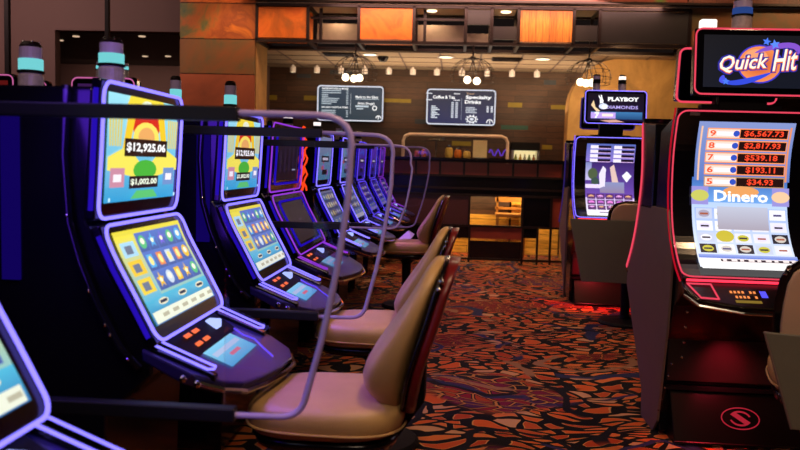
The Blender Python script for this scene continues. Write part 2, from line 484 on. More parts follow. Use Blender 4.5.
# ------------------------------------------------------------------ signal light on a machine
def signal_light(parent, x, y, z, r=0.042, style='cyan', h=0.19):
    b = MB(); b.lathe([(0, 0), (r * 1.15, 0), (r * 1.15, .012), (r, .018), (r, h * .46), (r * .9, h * .5)], (x, y, z))
    o = b.build('signal_light', M['candlebase'], parent, smooth=False)
    q = MB(); q.lathe([(r * .93, h * .5), (r * 1.08, h * .51), (r * 1.08, h * .54), (r * .93, h * .55)], (x, y, z)); q.build('collar', M['black2'], o)
    q = MB(); q.lathe([(r * .85, h * .545), (r * .98, h * .55), (r * .98, h * .72), (r * .85, h * .725)], (x, y, z))
    q.build('lit_lens', {'cyan': M['cyan'], 'blue': M['bluelens']}.get(style, M['black2']), o)
    q = MB(); q.lathe([(r * .8, h * .72), (r * .9, h * .725), (r * .9, h * .9), (r * .8, h * .905)], (x, y, z))
    q.build('upper_lens', M['whitelens'] if style == 'white' else M['lav'], o)
    q = MB(); q.lathe([(r * .85, h * .9), (r * .88, h * .93), (r * .6, h * .99), (0, h)], (x, y, z)); q.build('cap', M['darkmetal'], o)
    for k in range(5):
        q = MB(); t = 2 * PI * k / 5 + .4; q.sphere((x + r * .62 * math.cos(t), y + r * .62 * math.sin(t), z + h * .97), r * .15, 5); q.build('stud', M['chrome'], o)
    return o

# ------------------------------------------------------------------ artwork for the left screens
def art_upper_a(S, parent, m):
    W, H = S.W, S.H; A = Art(S)
    x0, x1, y0, y1 = .045, W - .045, .05, H - .035
    w = x1 - x0; h = y1 - y0
    X = lambda t: x0 + t * w
    Y = lambda t: y0 + t * h
    A.rect(x0, y0, x1, y1, '#2f9ad0', '#9ae0f0')
    for k, (t, c) in enumerate(((.08, '#e8e070'), (.9, '#e8e070'))):
        for j in range(5):
            A.poly([(X(t - .05 + j * .03), Y(.52)), (X(t - .065 + j * .035), Y(.82)), (X(t - .04 + j * .035), Y(.82)), (X(t - .03 + j * .03), Y(.52))], '#d8c860')
    A.poly([(X(.26), Y(1)), (X(.74), Y(1)), (X(.8), Y(.86)), (X(.2), Y(.86))], '#f0d838')
    A.disc(X(.5), Y(.9), w * .1, '#e8f0d0', h * .08)
    A.poly([(X(.24), Y(.84)), (X(.76), Y(.84)), (X(.66), Y(.62)), (X(.34), Y(.62))], '#d02818')
    A.poly([(X(.24), Y(.84)), (X(.34), Y(.84)), (X(.27), Y(.5)), (X(.18), Y(.5))], '#f2c828')
    A.poly([(X(.66), Y(.84)), (X(.76), Y(.84)), (X(.83), Y(.5)), (X(.74), Y(.5))], '#f2c828')
    A.disc(X(.5), Y(.62), w * .19, '#f6e060', h * .15)
    A.disc(X(.5), Y(.62), w * .12, '#e8a860', h * .1)
    A.poly([(X(0), Y(.42)), (X(.24), Y(.53)), (X(.5), Y(.3)), (X(.76), Y(.53)), (X(1), Y(.42)), (X(1), Y(.3)), (X(.5), Y(.2)), (X(0), Y(.3))], '#f0e25a')
    A.disc(X(.5), Y(.3), w * .17, '#48b038', h * .1)
    A.rect(X(.2), Y(.43), X(.82), Y(.60), '#2a1408')
    A.text('$12,925.06', X(.51), Y(.515), w * .57, h * .1, '#ffffff', .035)
    A.rect(X(.28), Y(.12), X(.7), Y(.24), '#241018')
    A.text('$1,002.00', X(.49), Y(.18), w * .38, h * .07, '#f4ffe8', .03)
    for t, c in ((.12, '#c88aa0'), (.86, '#7090c8')):
        A.rect(X(t - .09), Y(.14), X(t + .09), Y(.32), c)
        A.rect(X(t - .05), Y(.19), X(t + .05), Y(.26), '#f4ecf4')
    A.poly([(X(.3), Y(.02)), (X(.7), Y(.02)), (X(.62), Y(.1)), (X(.38), Y(.1))], '#5ac070')
    for t in (.03, .97): A.disc(X(t), Y(.03), .007, '#c8f0ff')
    return A.build('upper_display', m, parent)

def art_reels(S, parent, m, frame='#e8d838', bg='#5878c8', lower='#50b8d8', cols=('#e8e4f0', '#f0c030', '#58b0e8', '#7868d8', '#c8d8e8', '#58c080', '#e88a50'), seed=1, strip='#e8ecd8', name='lower_display'):
    rnd = random.Random(seed); W, H = S.W, S.H; A = Art(S)
    x0, x1, y0, y1 = .05, W - .05, .05, H - .03; w = x1 - x0; h = y1 - y0
    X = lambda t: x0 + t * w
    Y = lambda t: y0 + t * h
    A.rect(x0, y0, x1, y1, lower, frame)
    A.rect(X(.0), Y(.0), X(1), Y(.27), '#2f6fae', lower)
    A.rect(X(.02), Y(.01), X(.98), Y(.13), strip)
    rx0, rw = (.07, .86) if frame != '#e8d838' else (.25, .70)
    if frame == '#e8d838':
        A.rect(X(0), Y(.25), X(.24), Y(.95), '#58b4d8', '#f0e040')
        for k, c in enumerate(('#f0d040', '#f0c838', '#a8d8f0')): A.rect(X(.03), Y(.32 + .2 * k), X(.21), Y(.48 + .2 * k), c); A.rect(X(.07), Y(.35 + .2 * k), X(.16), Y(.44 + .2 * k), '#6c7890')
    A.rect(X(rx0), Y(.3), X(rx0 + rw), Y(.95), bg)
    A.z += .0005
    zc = A.z
    for i in range(5):
        for j in range(3):
            A.z = zc
            cx = X(rx0 + rw * (i + .5) / 5); cy = Y(.3 + .65 * (j + .5) / 3)
            ww = w * rw / 5 * .49; hh = h * .65 / 3 * .49
            c = rnd.choice(cols)
            A.rect(cx - ww * .96, cy - hh, cx + ww * .96, cy + hh, tuple(x * .6 for x in lin(bg)), bg)
            k = rnd.randrange(4)
            if k == 0: A.disc(cx, cy, ww * .72, c, hh * .72); A.disc(cx, cy + hh * .1, ww * .4, '#f4f0e0', hh * .35)
            elif k == 1: A.star(cx, cy, min(ww, hh) * .9, c); A.disc(cx, cy, ww * .3, '#fff8d0', hh * .25)
            elif k == 2: A.poly([(cx - ww * .7, cy), (cx, cy + hh * .8), (cx + ww * .7, cy), (cx, cy - hh * .8)], c); A.disc(cx - ww * .1, cy + hh * .2, ww * .25, '#ffffff', hh * .2)
            else:
                A.rect(cx - ww * .6, cy - hh * .7, cx + ww * .6, cy + hh * .7, c); A.disc(cx, cy, ww * .4, '#ffe890', hh * .5)
    A.z = zc + .004
    for t in (.2, .5, .8):
        A.disc(X(t), Y(.2), w * .07, '#e8e0c0', h * .035); A.rect(X(t - .05), Y(.185), X(t + .05), Y(.215), '#20304c')
    for t in (.1, .25, .4, .55, .7, .85):
        A.rect(X(t), Y(.05), X(t + .09), Y(.09), '#b8b49c')
    return A.build(name, m, parent)

def art_fuzzy_upper(S, parent, m, seed, c1, c2, bars, name='upper_display'):
    rnd = random.Random(seed); W, H = S.W, S.H; A = Art(S)
    x0, x1, y0, y1 = .045, W - .045, .05, H - .035; w = x1 - x0; h = y1 - y0
    A.rect(x0, y0, x1, y1, c1, c2)
    for k in range(7):
        A.disc(x0 + w * rnd.uniform(.15, .85), y0 + h * rnd.uniform(.15, .85), w * rnd.uniform(.06, .14), rnd.choice(bars), h * rnd.uniform(.05, .12))
    A.rect(x0 + w * .2, y0 + h * .42, x0 + w * .8, y0 + h * .56, '#181020'); A.rect(x0 + w * .28, y0 + h * .46, x0 + w * .72, y0 + h * .52, '#e0d8e8')
    A.rect(x0 + w * .3, y0 + h * .12, x0 + w * .7, y0 + h * .24, '#181020')
    return A.build(name, m, parent)

# ------------------------------------------------------------------ left bank machine
UP = [(-.012, 1.205), (0.0, 1.41), (0.01, 1.625)]
LOWP = smoothprof([(.18, .84), (.105, .98), (.04, 1.1), (.002, 1.192)], 4)

def left_machine(Y, label, kind, X=-1.052, hw=.332, glow_x=(-.25, -.16), candle=None):
    t = empty('slot_machine', (X, Y, 0), label, 'slot machine', 'slot machines in the left row')
    # cabinet body
    back = -.36
    low = LOWP
    body = [(back, 1.60), (back, .04), (.0, .04), (.02, .62), (.16, .74), (.16, .80)] + [(x - .03, z - .012) for x, z in low] + [(-.045, 1.205), (-.03, 1.41), (-.02, 1.60)]
    b = MB(); b.prism(body, 'y', -hw + .012, hw - .012); b.build('cabinet', M['black'], t, bevel=.008)
    # plinth
    b = MB(); b.box(back + .03, -.05, -hw + .04, hw - .04, 0, .06); b.build('plinth', M['black2'], t)
    W = 2 * hw
    su = Surf(UP, W); sl = Surf(low, W)
    edge, inner = {'gold': ('violetwhite', None), 'dark': ('purple', 'blueedge'), 'pale': ('violetwhite', None), 'violet': ('violet', None), 'plum': ('purple', None)}[kind]
    for S, nm in ((su, 'upper'), (sl, 'lower')):
        b = MB(); slab(S, .03, b); fr = b.build(nm + '_frame', M['bezel'], t, bevel=.006)
        q = MB(); loop_on(S, .006, .004, W - .006, S.H - .006, .045, .008, .0045 if kind != 'gold' else .0055, q)
        q.build('edge_light', M[edge], fr)
        if kind == 'dark':
            q = MB(); loop_on(S, .11, .05, W - .11, S.H - .05, .03, .012, .007, q); q.build('inner_edge_light', M['blueedge'], fr)
        # emissive blue tubes standing for edge-light spill on both frame sides
        for a in (-.003, W + .003): q = MB(); q.tube([S(a, b_, -.012) for b_ in (0.03, S.H * .33, S.H * .66, S.H - .03)], .008, n=6); q.build('side_edge_glow', M['blueedge'], fr)
    md = M['screen'] if kind == 'gold' else M['screen_dim']
    if kind == 'gold':
        art_upper_a(su, t, md); art_reels(sl, t, md, seed=3)
    elif kind == 'dark':
        s2 = Surf(UP, W - .26); s3 = Surf(low, W - .26)
        A = Art(s2, .006); A.rect(.02, .07, s2.W - .02, s2.H - .06, '#0c0a18', '#140c20')
        rnd = random.Random(5)
        for k in range(5): A.rect(.1 + .12 * k, .12, .15 + .12 * k, .12 + rnd.uniform(.03, .2), '#241c3c')
        A.rect(s2.W * .2, .285, s2.W * .8, .31, '#3c2c54'); A.rect(s2.W * .7, .13, s2.W * .85, .14, '#a0a0c0'); A.build('upper_display', md, t)
        A = Art(s3, .006); A.rect(.02, .07, s3.W - .02, s3.H - .06, '#100a16', '#160e20')
        for k in range(5): A.rect(.08 + .11 * k, .1, .15 + .11 * k, .3, '#1c1424')
        A.rect(.3, .2, .4, .215, '#443c54'); A.build('lower_display', md, t)
        q = MB()
        q.tube([(.0 + .012 * math.sin(k * 1.9), hw + .03, 1.19 + .45 * k / 14) for k in range(15)], .011, n=6)
        q.tube([(.02 + .012 * math.sin(k * 1.7 + 1), hw + .055, 1.19 + .4 * k / 14) for k in range(15)], .007, n=6)
        q.build('flame_light', M['flame'], t)
    elif kind == 'pale':
        art_fuzzy_upper(su, t, md, int(Y * 10), '#4c88a8', '#9098b8', ['#a070c8', '#c8b070', '#70a8c0', '#c06070'])
        art_reels(sl, t, md, frame='#7880a0', bg='#40507c', lower='#5068a0', cols=('#c8c8a8', '#8878c0', '#6898c8', '#b89860'), seed=int(Y * 7), strip='#c0bccc')
    else:
        art_fuzzy_upper(su, t, md, int(Y * 10), '#2c1c80', '#6030b0', ['#7040d0', '#3858d8', '#a048c8', '#4830a8'])
        art_reels(sl, t, md, frame='#3c28a8', bg='#241c78', lower='#2838a8', cols=('#6858d0', '#3c50d8', '#8c50c8'), seed=int(Y * 7), strip='#7868c8')
    # button deck
    f = hw / .325
    plan = [(.13, -hw), (.29, -hw - .008), (.37, -hw * .9), (.42, -hw * .7), (.45, -hw * .3), (.475, hw * .2), (.48, hw * .6), (.45, hw * .85), (.37, hw), (.13, hw)]
    b = MB()
    dz = lambda x: .826 - (x - .13) * .40
    top = [Vector((x, y, dz(x))) for x, y in plan]; bot = [Vector((x - .03 * (x > .2), y * .97, dz(x) - .04)) for x, y in plan]
    b.rings([bot, top]); deck = b.build('button_deck', M['deckmat'], t, bevel=.008, smooth=False)
    q = MB(); q.tube([(x + .004, y * 1.0, dz(x) - .026) for x, y in plan[1:-1]], .009, n=6); q.build('chrome_trim', M['chrome'], deck)
    for sgn, nm in ((-1, 'near'), (1, 'far')):
        q = MB()
        a, bb = (sgn * (hw - .008), sgn * (hw - .058))
        ya, yb = min(a, bb), max(a, bb)
        path = [(.16, ya), (.33, ya + .004), (.345, ya + .02), (.34, yb), (.325, yb + .004), (.16, yb), (.15, yb - .01), (.15, ya + .01)]
        o_ = MB(); o_.prism([(.15, ya + .004), (.35, ya + .012), (.35, yb - .004), (.15, yb - .004)], 'z', .79, .80)
        o_.v = [(x, y, dz(x) + (.012 if z > .795 else -.01)) for x, y, z in o_.v]
        hd = o_.build('hand_rest', M['bezel'], deck, bevel=.004)
        q.tube([(x, y, dz(x) + .018 + 1.2 * (x - .25) ** 2) for x, y in path], .0042, closed=True, n=6)
        q.build('edge_light', M[edge], hd)
    # central ticket panel with digits, button and player display
    q = MB(); q.prism([(.16, .84), (.16, .80), (.26, .74), (.26, .775)], 'y', -hw + .1, hw - .1); pn = q.build('meter_panel', M['black2'], deck)
    A = Art(Surf([(.258, .782), (.165, .838)], 2 * hw - .2), .002)
    if kind in ('gold', 'dark'):
        for r_ in range(2):
            for c_ in range(2): A.rect(.09 + c_ * .075, .02 + r_ * .045, .145 + c_ * .075, .036 + r_ * .045, '#ff7030')
    A.build('meter_digits', M['screen'], pn)
    q = MB(); q.box(.17, .225, .1, .165, dz(.2) - .01, dz(.2) + .028); q.build('lit_button', glowbtn, deck, bevel=.006)
    A = Art(Surf([(.358, dz(.358)), (.25, dz(.25))], .3, -.16), .004)
    A.rect(0, 0, .3, .105, '#4898c8', '#7cc4e4'); A.rect(.02, .06, .28, .08, '#a8b8d8'); A.rect(.1, .03, .2, .045, '#c86078')
    A.build('player_display', md, deck)
    if kind == 'gold':
        q = MB(); q.tube([(.26, .2, dz(.26) + .008), (.3, .175, dz(.3) + .008), (.34, .18, dz(.34) + .01), (.38, .14, dz(.38) + .008), (.43, .09, dz(.43) + .008)], .0035, n=6)
        q.build('light_strand', M['violet'], deck)
        for (x, y) in ((.31, -hw - .02), (.27, -hw - .03), (.3, hw - .1)): q = MB(); q.sphere((x, y, dz(x) - .02), .012, 6); q.build('chrome_knob', M['chrome'], deck)
    # curved rail with studs on the near flank
    rail = [(-.09, -hw - .01, 1.6), (-.1, -hw - .01, 1.4), (-.085, -hw - .01, 1.2), (-.05, -hw - .01, 1.08), (.0, -hw - .01, .96), (.07, -hw - .01, .83), (.13, -hw - .01, .77)]
    q = MB(); q.tube(rail, .014, n=8); rl = q.build('side_rail', M['black'], t, smooth=True)
    for (x, y, z) in ((-.086, -hw - .022, 1.22), (-.02, -hw - .022, 1.0), (.03, -hw - .022, .9), (.045, -hw - .022, .87), (.1, -hw - .024, .8)): q = MB(); q.sphere((x, y, z), .0055, 5); q.build('stud', M['chrome'], rl)
    # emissive strips standing in for edge light reflected in both flanks
    q = MB(); q.box(glow_x[0], glow_x[1], -hw + .002, -hw + .012, 1.02, 1.52); q.build('side_reflection_glow', M['bluereflection'], t)
    q = MB(); q.box(glow_x[0], glow_x[1], hw - .012, hw - .002, 1.02, 1.52); q.build('side_reflection_glow', M['bluereflection'], t)
    if candle: signal_light(t, *candle)
    return t
glowbtn = glow('lit_button', '#a8b8ff', 1.4)

# ================================================================== SETTING
def plane(name, pts, m, flip=False):
    b = MB(); b.add(pts, [tuple(range(len(pts)))]); return struct(b.build(name, m))

b = MB(); b.box(-10, 8, -3.0, 15.2, -.12, 0); struct(b.build('floor', M['carpet']))
b = MB(); b.box(-10, 8, -3.0, 10.62, 4.3, 4.4); struct(b.build('ceiling_hall', M['blackceil']))
b = MB(); b.box(-10.1, -10, -3.0, 11.0, 0, 4.4); struct(b.build('wall_left', M['mauve']))
b = MB(); b.box(8, 8.1, -3.0, 15.2, 0, 4.4); struct(b.build('wall_right', M['maroon']))
b = MB(); b.box(-10.1, 8.1, -3.1, -3.0, 0, 4.4); struct(b.build('wall_rear', M['maroon']))

ZC = 3.01          # café ceiling height
YW = 13.5          # plank wall
# plank wall with coloured accent planks
b = MB().mat(M['planks']); b.box(-3.3, 8, YW, YW + .12, 0, ZC + .1)
def accent(x0, y0, x1, y1, m):
    p = at(x0, y0, YW); q = at(x1, y1, YW); b.mat(m); b.box(p.x, q.x, YW - .006, YW + .02, q.z, p.z)
for r in ((400, 99, 411, 103), (508, 102.5, 522, 107.5), (551, 105, 567, 109.5), (452, 141, 471, 146), (542, 145, 552, 149.5), (268, 95, 277, 100), (304, 95.5, 317, 100.5), (384, 98.5, 400, 102.5), (330, 70, 352, 74.5)):
    accent(*r, M['yellowish'] if r[0] != 330 else M['blueplank'])
accent(501, 125, 528, 130, M['tealplank'])
for r in ((544, 80, 556, 85), (297, 74, 311, 78), (415, 119, 426, 124), (612, 100, 630, 105)): accent(*r, M['blueplank'])
struct(b.build('wall_back', None))

# café ceiling of square tiles
b = MB().mat(M['tile']); nx = 16
x0, x1, y0, y1 = -3.3, 8.0, 11.4, YW
b.box(x0, x1, y0, y1, ZC, ZC + .05)
b.mat(M['mauve2'])
for i in range(19):
    x = x0 + .6 * i; b.box(x - .012, x + .012, y0, y1, ZC - .006, ZC)
for j in range(4):
    y = y0 + .55 * j; b.box(x0, x1, y - .012, y + .012, ZC - .007, ZC)
struct(b.build('ceiling_cafe', None))
# vents and downlights
for px, py, lab in ((370, 54, 'left'), (446, 56.5, 'middle'), (543, 58.5, 'right')):
    d = (ROT @ Vector(((px - 400) / FPX, (225 - py) / FPX, -1))); k = (ZC - 1.4) / d.z; p = CAM + d * k
    t = empty('recessed_downlight', (p.x, p.y, ZC - .008), {'left': 'round recessed downlight in the tiled ceiling above the left menu board', 'middle': 'round recessed downlight in the tiled ceiling above the right menu board', 'right': 'round recessed downlight in the tiled ceiling near the ochre wall'}[lab], 'ceiling light', 'recessed lights of the tiled ceiling')
    q = MB(); q.lathe([(.11, .004), (.125, 0), (.125, -.006), (.1, -.008), (.1, .004)], (0, 0, 0)); q.build('trim_ring', M['white'], t)
    q = MB(); q.lathe([(.0, -.004), (.1, -.004), (.1, 0), (0, 0)], (0, 0, 0)); q.build('lens', M['downlight'], t)
for px, py, w in ((340, 53.5, .5), (507, 58.5, .45)):
    d = (ROT @ Vector(((px - 400) / FPX, (225 - py) / FPX, -1))); k = (ZC - 1.4) / d.z; p = CAM + d * k
    b = MB(); b.box(-w / 2, w / 2, -.15, .15, -.02, -.008)
    for k in range(6): b.box(-w / 2 + .02, w / 2 - .02, -.13 + k * .05, -.11 + k * .05, -.028, -.02)
    o = b.build('ceiling_vent', M['darkmetal']); o.location = (p.x, p.y, ZC)
    tag(o, 'dark slatted air vent in the tiled ceiling, ' + ('left one above the left menu board' if px < 400 else 'right one right of the right menu board'), 'vent', 'air vents in the tiled ceiling')
b = MB(); b.lathe([(0, -.09), (.05, -.08), (.085, -.03), (.09, 0), (0, 0)]); o = b.build('dome_camera', M['black'], smooth=True)
d = (ROT @ Vector(((383 - 400) / FPX, (225 - 56.5) / FPX, -1))); k = (ZC - 1.4) / d.z; o.location = CAM + d * k; o.location.y = max(o.location.y, 11.65); o.location.z = ZC + .002
tag(o, 'small black domed security camera under the tiled ceiling', 'camera')

# spot cans along the plank wall
places = ['leftmost', 'second from the left', 'third from the left', 'fourth from the left', 'fifth from the left', 'sixth from the left', 'sixth from the right', 'fifth from the right', 'fourth from the right', 'third from the right', 'second from the right', 'rightmost']
for i, px in enumerate((293, 317, 341, 365, 389, 413, 437, 462, 487, 512, 537)):
    p = at(px, 68 + (px - 300) * .028, 13.1)
    t = empty('spotlight_can', (p.x, 13.1, ZC - .006), 'white cylinder spotlight by the plank wall, %s in the line' % (places[i] if i < 6 else places[i + 1]), 'spotlight', 'white spotlights along the plank wall')
    q = MB(); q.lathe([(0, 0), (.02, 0), (.02, -.03), (.05, -.03), (.05, -.12), (.042, -.124), (.042, -.11), (0, -.11)]); q.build('housing', M['white'], t)
    q = MB(); q.lathe([(0, -.112), (.04, -.112), (.04, -.115), (0, -.115)]); q.build('lamp', M['downlight'], t)

# pillar clad in patina panels
p0 = at(180, 40, 10.7); p1 = at(255, 40, 10.7)
b = MB(); zz = [0, 1.0, at(220, 74, 10.7).z, at(220, 39, 10.7).z, at(220, 3, 10.7).z, 4.3]
ms = [M['salmon'], M['salmon'], M['copper_dark'], M['copper_green'], M['copper']]
for i in range(5):
    b.mat(ms[i]); b.box(p0.x, p1.x, 10.7, 11.35, zz[i] + .006, zz[i + 1] - .006)
b.mat(M['darkmetal']); b.box(p0.x + .01, p1.x - .01, 10.71, 11.34, 0, 4.3)
b.mat(M['gold_wall']); b.box(p1.x, p1.x + .012, 10.74, 11.35, 0, 3.2)
struct(b.build('wall_pillar', None))

# left hall beyond: bulkhead, posts, black ceiling, far wall
b = MB(); zb = at(120, 31, 11.0).z
b.box(-10, p0.x, 11.0, 11.15, zb, 4.35)
struct(b.build('trim_1', M['mauve']))
b = MB(); xl = at(55, 50, 11.0).x; b.box(-10, xl, 11.0, 11.15, 0, zb); struct(b.build('wall_side', M['mauve']))
b = MB(); b.box(-10, -3.3, 11.15, 15.0, zb - .01, zb + .1); struct(b.build('ceiling_left', M['blackceil']))
b = MB(); b.box(-10, -3.3, 15.0, 15.1, 0, zb); struct(b.build('wall_far', M['mauve']))
b = MB(); b.box(-3.42, -3.3, 11.35, 15.0, 0, ZC + .4); struct(b.build('wall_divide', M['mauve']))
for px, w, m_, lab in ((6, 4.5, 1, 'at the far left edge'), (106.5, 4, 2, 'rising behind the nearer pair of machines')):
    p = at(px - w / 2, 15, 9.5); q_ = at(px + w / 2, 15, 9.5)
    b = MB(); b.box(p.x, q_.x, 9.5, 9.5 + (q_.x - p.x), 0, 4.3); b.box(p.x - .03, q_.x + .03, 9.47, 9.5 + (q_.x - p.x) + .03, 0, .06)
    tag(b.build('steel_post', M['black2'], bevel=.004), 'thin dark square post ' + ('at the far left edge of the hall' if m_ == 1 else 'in front of the black ceiling recess'), 'post', 'thin dark posts of the left hall')
for px, py in ((60, 40), (142, 36), (145, 56), (168, 56), (76, 36)):
    d = (ROT @ Vector(((px - 400) / FPX, (225 - py) / FPX, -1))); k = (zb - .01 - 1.4) / d.z; p = CAM + d * k
    if p.y > 14.9 or p.y < 11.2: p = Vector((p.x * 12.5 / p.y, 12.5, 0))
    b = MB(); b.lathe([(0, 0), (.05, 0), (.05, -.012), (0, -.014)]); o = b.build('pin_spot', glow('pin_spot_%d' % px, '#ffd8b0', .7)); o.location = (p.x, p.y, zb - .01)
    tag(o, 'tiny warm pin spotlight in the black ceiling recess at left', 'ceiling light', 'pin spotlights in the black recess')

# fascia above the soffit
YS = 10.62
def prect(px0, py0, px1, py1, Y, m, b, th=.02, z1=None):
    p = at(px0, py0, Y); q = at(px1, py1, Y)
    b.mat(m); b.box(p.x, q.x, Y, Y + th, q.z, z1 if z1 else p.z)
b = MB()
segs = [(240, 345, 'redgreen'), (345, 400, 'redgreen'), (400, 540, 'fasciawood'), (540, 612, 'fasciawood'), (612, 688, 'redgreen'), (688, 900, 'fasciawood')]
for a, c, k in segs:
    p = at(a, 8 + (a - 350) * .012, YS - .02); q = at(c, 8, YS - .02); b.mat(M[k]); b.box(p.x, q.x - .01, YS - .02, YS + .05, 3.585, 4.3)
struct(b.build('wall_fascia', None))
b = MB(); b.box(at(255, 8, 10.6).x, 6, 10.56, 10.68, 3.56, 3.59); struct(b.build('trim_2', M['darkmetal']))
# right of the frame: dark panels
b = MB(); b.box(at(690, 8, 10.7).x, 8, 10.7, 10.8, 2.4, 3.55); struct(b.build('trim_3', M['copper_dark']))

# soffit frame
t = empty('soffit_frame', (0, 10.7, 3.05), 'black metal box frame of orange, mauve and dark panels hung over the counter', 'soffit')
def padd(nm, b, m=None):
    for i in range(len(b.v)): b.v[i] = (b.v[i][0], b.v[i][1] - 10.7, b.v[i][2] - 3.05)
    return b.build(nm, m, t)
XL, XR = at(256, 20, 10.7).x, at(690, 20, 10.7).x
YF, YB = 10.7, 11.35
zt, zbm = 3.52, 3.035
def bar(b, x0, x1, y0, y1, z0, z1): b.box(x0, x1, y0, y1, z0, z1)
b = MB(); s_ = .02
for Y in (YF, YB):
    for z in (zt, zbm): b.box(XL, XR, Y - s_, Y + s_, z - s_, z + s_)
xs = [at(px, 20, YF).x for px in (257, 308, 359, 414, 466, 492, 519, 574, 600, 690)]
for x in xs:
    b.box(x - s_, x + s_, YF - s_, YF + s_, zbm, zt)
    b.box(x - s_, x + s_, YB - s_, YB + s_, zbm, zt)
    for z in (zt, zbm): b.box(x - s_, x + s_, YF, YB, z - s_, z + s_)
for (i, j) in ((1, 2), (3, 4)): b.box(xs[i], xs[j], YF + .2 - .02, YF + .2 + .02, 3.37, 3.40); b.box(xs[i], xs[j], YB - .02, YB + .02, 3.16, 3.19); b.box(xs[i] + .12, xs[i] + .16, YF + .2, YF + .24, zbm, zt)
padd('frame', b, M['darkmetal'])
def pan(i, j, z0, z1, m, nm, Y=YF, th=.04, lab=None):
    b = MB(); b.box(xs[i] + .022, xs[j] - .022, Y - .01, Y + th, z0, z1); o = padd(nm, b, m)
    if lab: o['label'] = lab
pan(0, 1, 3.075, 3.485, M['copper'], 'panel', th=.5, lab='orange patina box panel'); pan(2, 3, 3.075, 3.485, M['copper'], 'panel', th=.5, lab='orange patina box panel')
pan(1, 2, 3.1, 3.38, M['mauve2'], 'panel', YB - .05, lab='mauve back panel'); pan(3, 4, 3.1, 3.38, M['mauve2'], 'panel', YB - .05, lab='mauve back panel')
pan(4, 5, 3.29, 3.485, M['darkwood'], 'panel', lab='dark upper panel'); pan(4, 5, 3.1, 3.27, M['mauve2'], 'panel', YB - .05, lab='mauve lower panel')
pan(5, 6, 3.1, 3.27, M['darkwood'], 'panel', lab='dark lower panel'); pan(6, 7, 3.075, 3.485, M['orangewood'], 'panel', th=.3, lab='bright orange wood panel')
pan(7, 8, 3.1, 3.3, M['darkwood'], 'panel', lab='dark lower panel'); pan(8, 9, 3.075, 3.485, M['darkwood'], 'panel', lab='long dark panel at the right')
b = MB(); b.box(XL, XR, YF, YB, 3.53, 3.55); padd('cover', b, M['tile'])
for px, py in ((432, 12), (506, 13.5)):
    p = at(px, py, 11.0); b = MB(); b.lathe([(0, 3.525), (.07, 3.525), (.07, 3.515), (0, 3.512)], (p.x, 11.0, 0)); padd('downlight', b, M['downlight'])

# ochre wall with rounded opening on the right
YG = 11.75
pl = at(567, 140, YG).x; pr = at(720, 140, YG).x; zt_ = 3.04
poly = [(pl, 0)]
ra = .75
for k in range(11):
    a = PI - k / 10 * PI / 2; poly.append((pl + ra + ra * math.cos(a), 2.3 + .72 * math.sin(a)))
poly += [(pr, 3.02), (pr, 0)]
b = MB().mat(M['gold_wall']); b.prism(poly, 'y', YG, YG + .35)
b.mat(M['maroon']); b.box(at(640, 150, YG).x, pr, YG - .02, YG, 0, 1.62)
b.mat(M['salmon']); b.box(pl, pl + .12, YG - .03, YG, 0, 1.75)
struct(b.build('wall_ochre', None))

# ------------------------------------------------------------------ menu boards
def menu(px0, py0, px1, py1, label, art):
    p = at(px0, py0, 13.3); q = at(px1, py1, 13.3); W = q.x - p.x; H = p.z - q.z
    t = empty('menu_board', (p.x, 13.3, q.z), label, 'menu board', 'lit menu boards on the plank wall')
    b = MB(); b.box(0, W, 0, .06, 0, H); b.build('casing', M['black2'], t, bevel=.01)
    b = MB(); b.box(W * .4, W * .6, .06, .2, H * .35, H * .65); b.build('wall_mount', M['darkmetal'], t)
    class F:
        def __call__(s, a, b_, off=0): return Vector((a, -.002 - off, b_))
    S = F(); S.W = W; S.H = H
    b = MB(); b.tube([S(a, b_, .006) for a, b_ in rr(.012, .012, W - .012, H - .012, .05, 5)], .011, True, 6); b.build('lit_border', glow('border_glow', '#e0e2ee', 1.0), t)
    A = Art(S); art(A, W, H); A.build('screen', M['screen'], t)
    return t
def art1(A, W, H):
    A.rect(.03, .03, W - .03, H - .03, '#223440', '#24384a')
    A.text('SANDWICHES & MORE', W * .27, H * .91, W * .4, H * .05, '#ffffff', .02)
    rnd = random.Random(2)
    for k, y in enumerate((.84, .78, .72, .67, .62, .57, .52, .47, .28, .23, .18, .12)):
        A.rect(W * .07, H * y, W * (.07 + rnd.uniform(.08, .3)), H * (y + .022), '#b8c4cc')
        A.rect(W * .44, H * y, W * .47, H * (y + .022), '#b8c4cc')
    A.text('SALADS, SOUPS & SIDES', W * .27, H * .38, W * .4, H * .055, '#ffffff', .02)
    A.rect(W * .505, H * .2, W * .51, H * .78, '#c8d0d8')
    A.text('Made to the Glass', W * .75, H * .69, W * .34, H * .07, '#ffffff', .015)
    A.rect(W * .58, H * .62, W * .93, H * .638, '#b0bcc4')
    A.text('(Hot Dogs)', W * .74, H * .5, W * .25, H * .08, '#ffffff', .02)
    A.rect(W * .58, H * .4, W * .78, H * .45, '#b8c4cc'); A.rect(W * .6, H * .34, W * .7, H * .37, '#b8c4cc')
    A.ring(W * .87, H * .38, W * .03, W * .012, '#ffffff')
    A.ring(W * .93, H * .1, W * .035, W * .012, '#ffffff', t0=0, t1=PI); A.rect(W * .925, H * .06, W * .935, H * .16, '#ffffff')
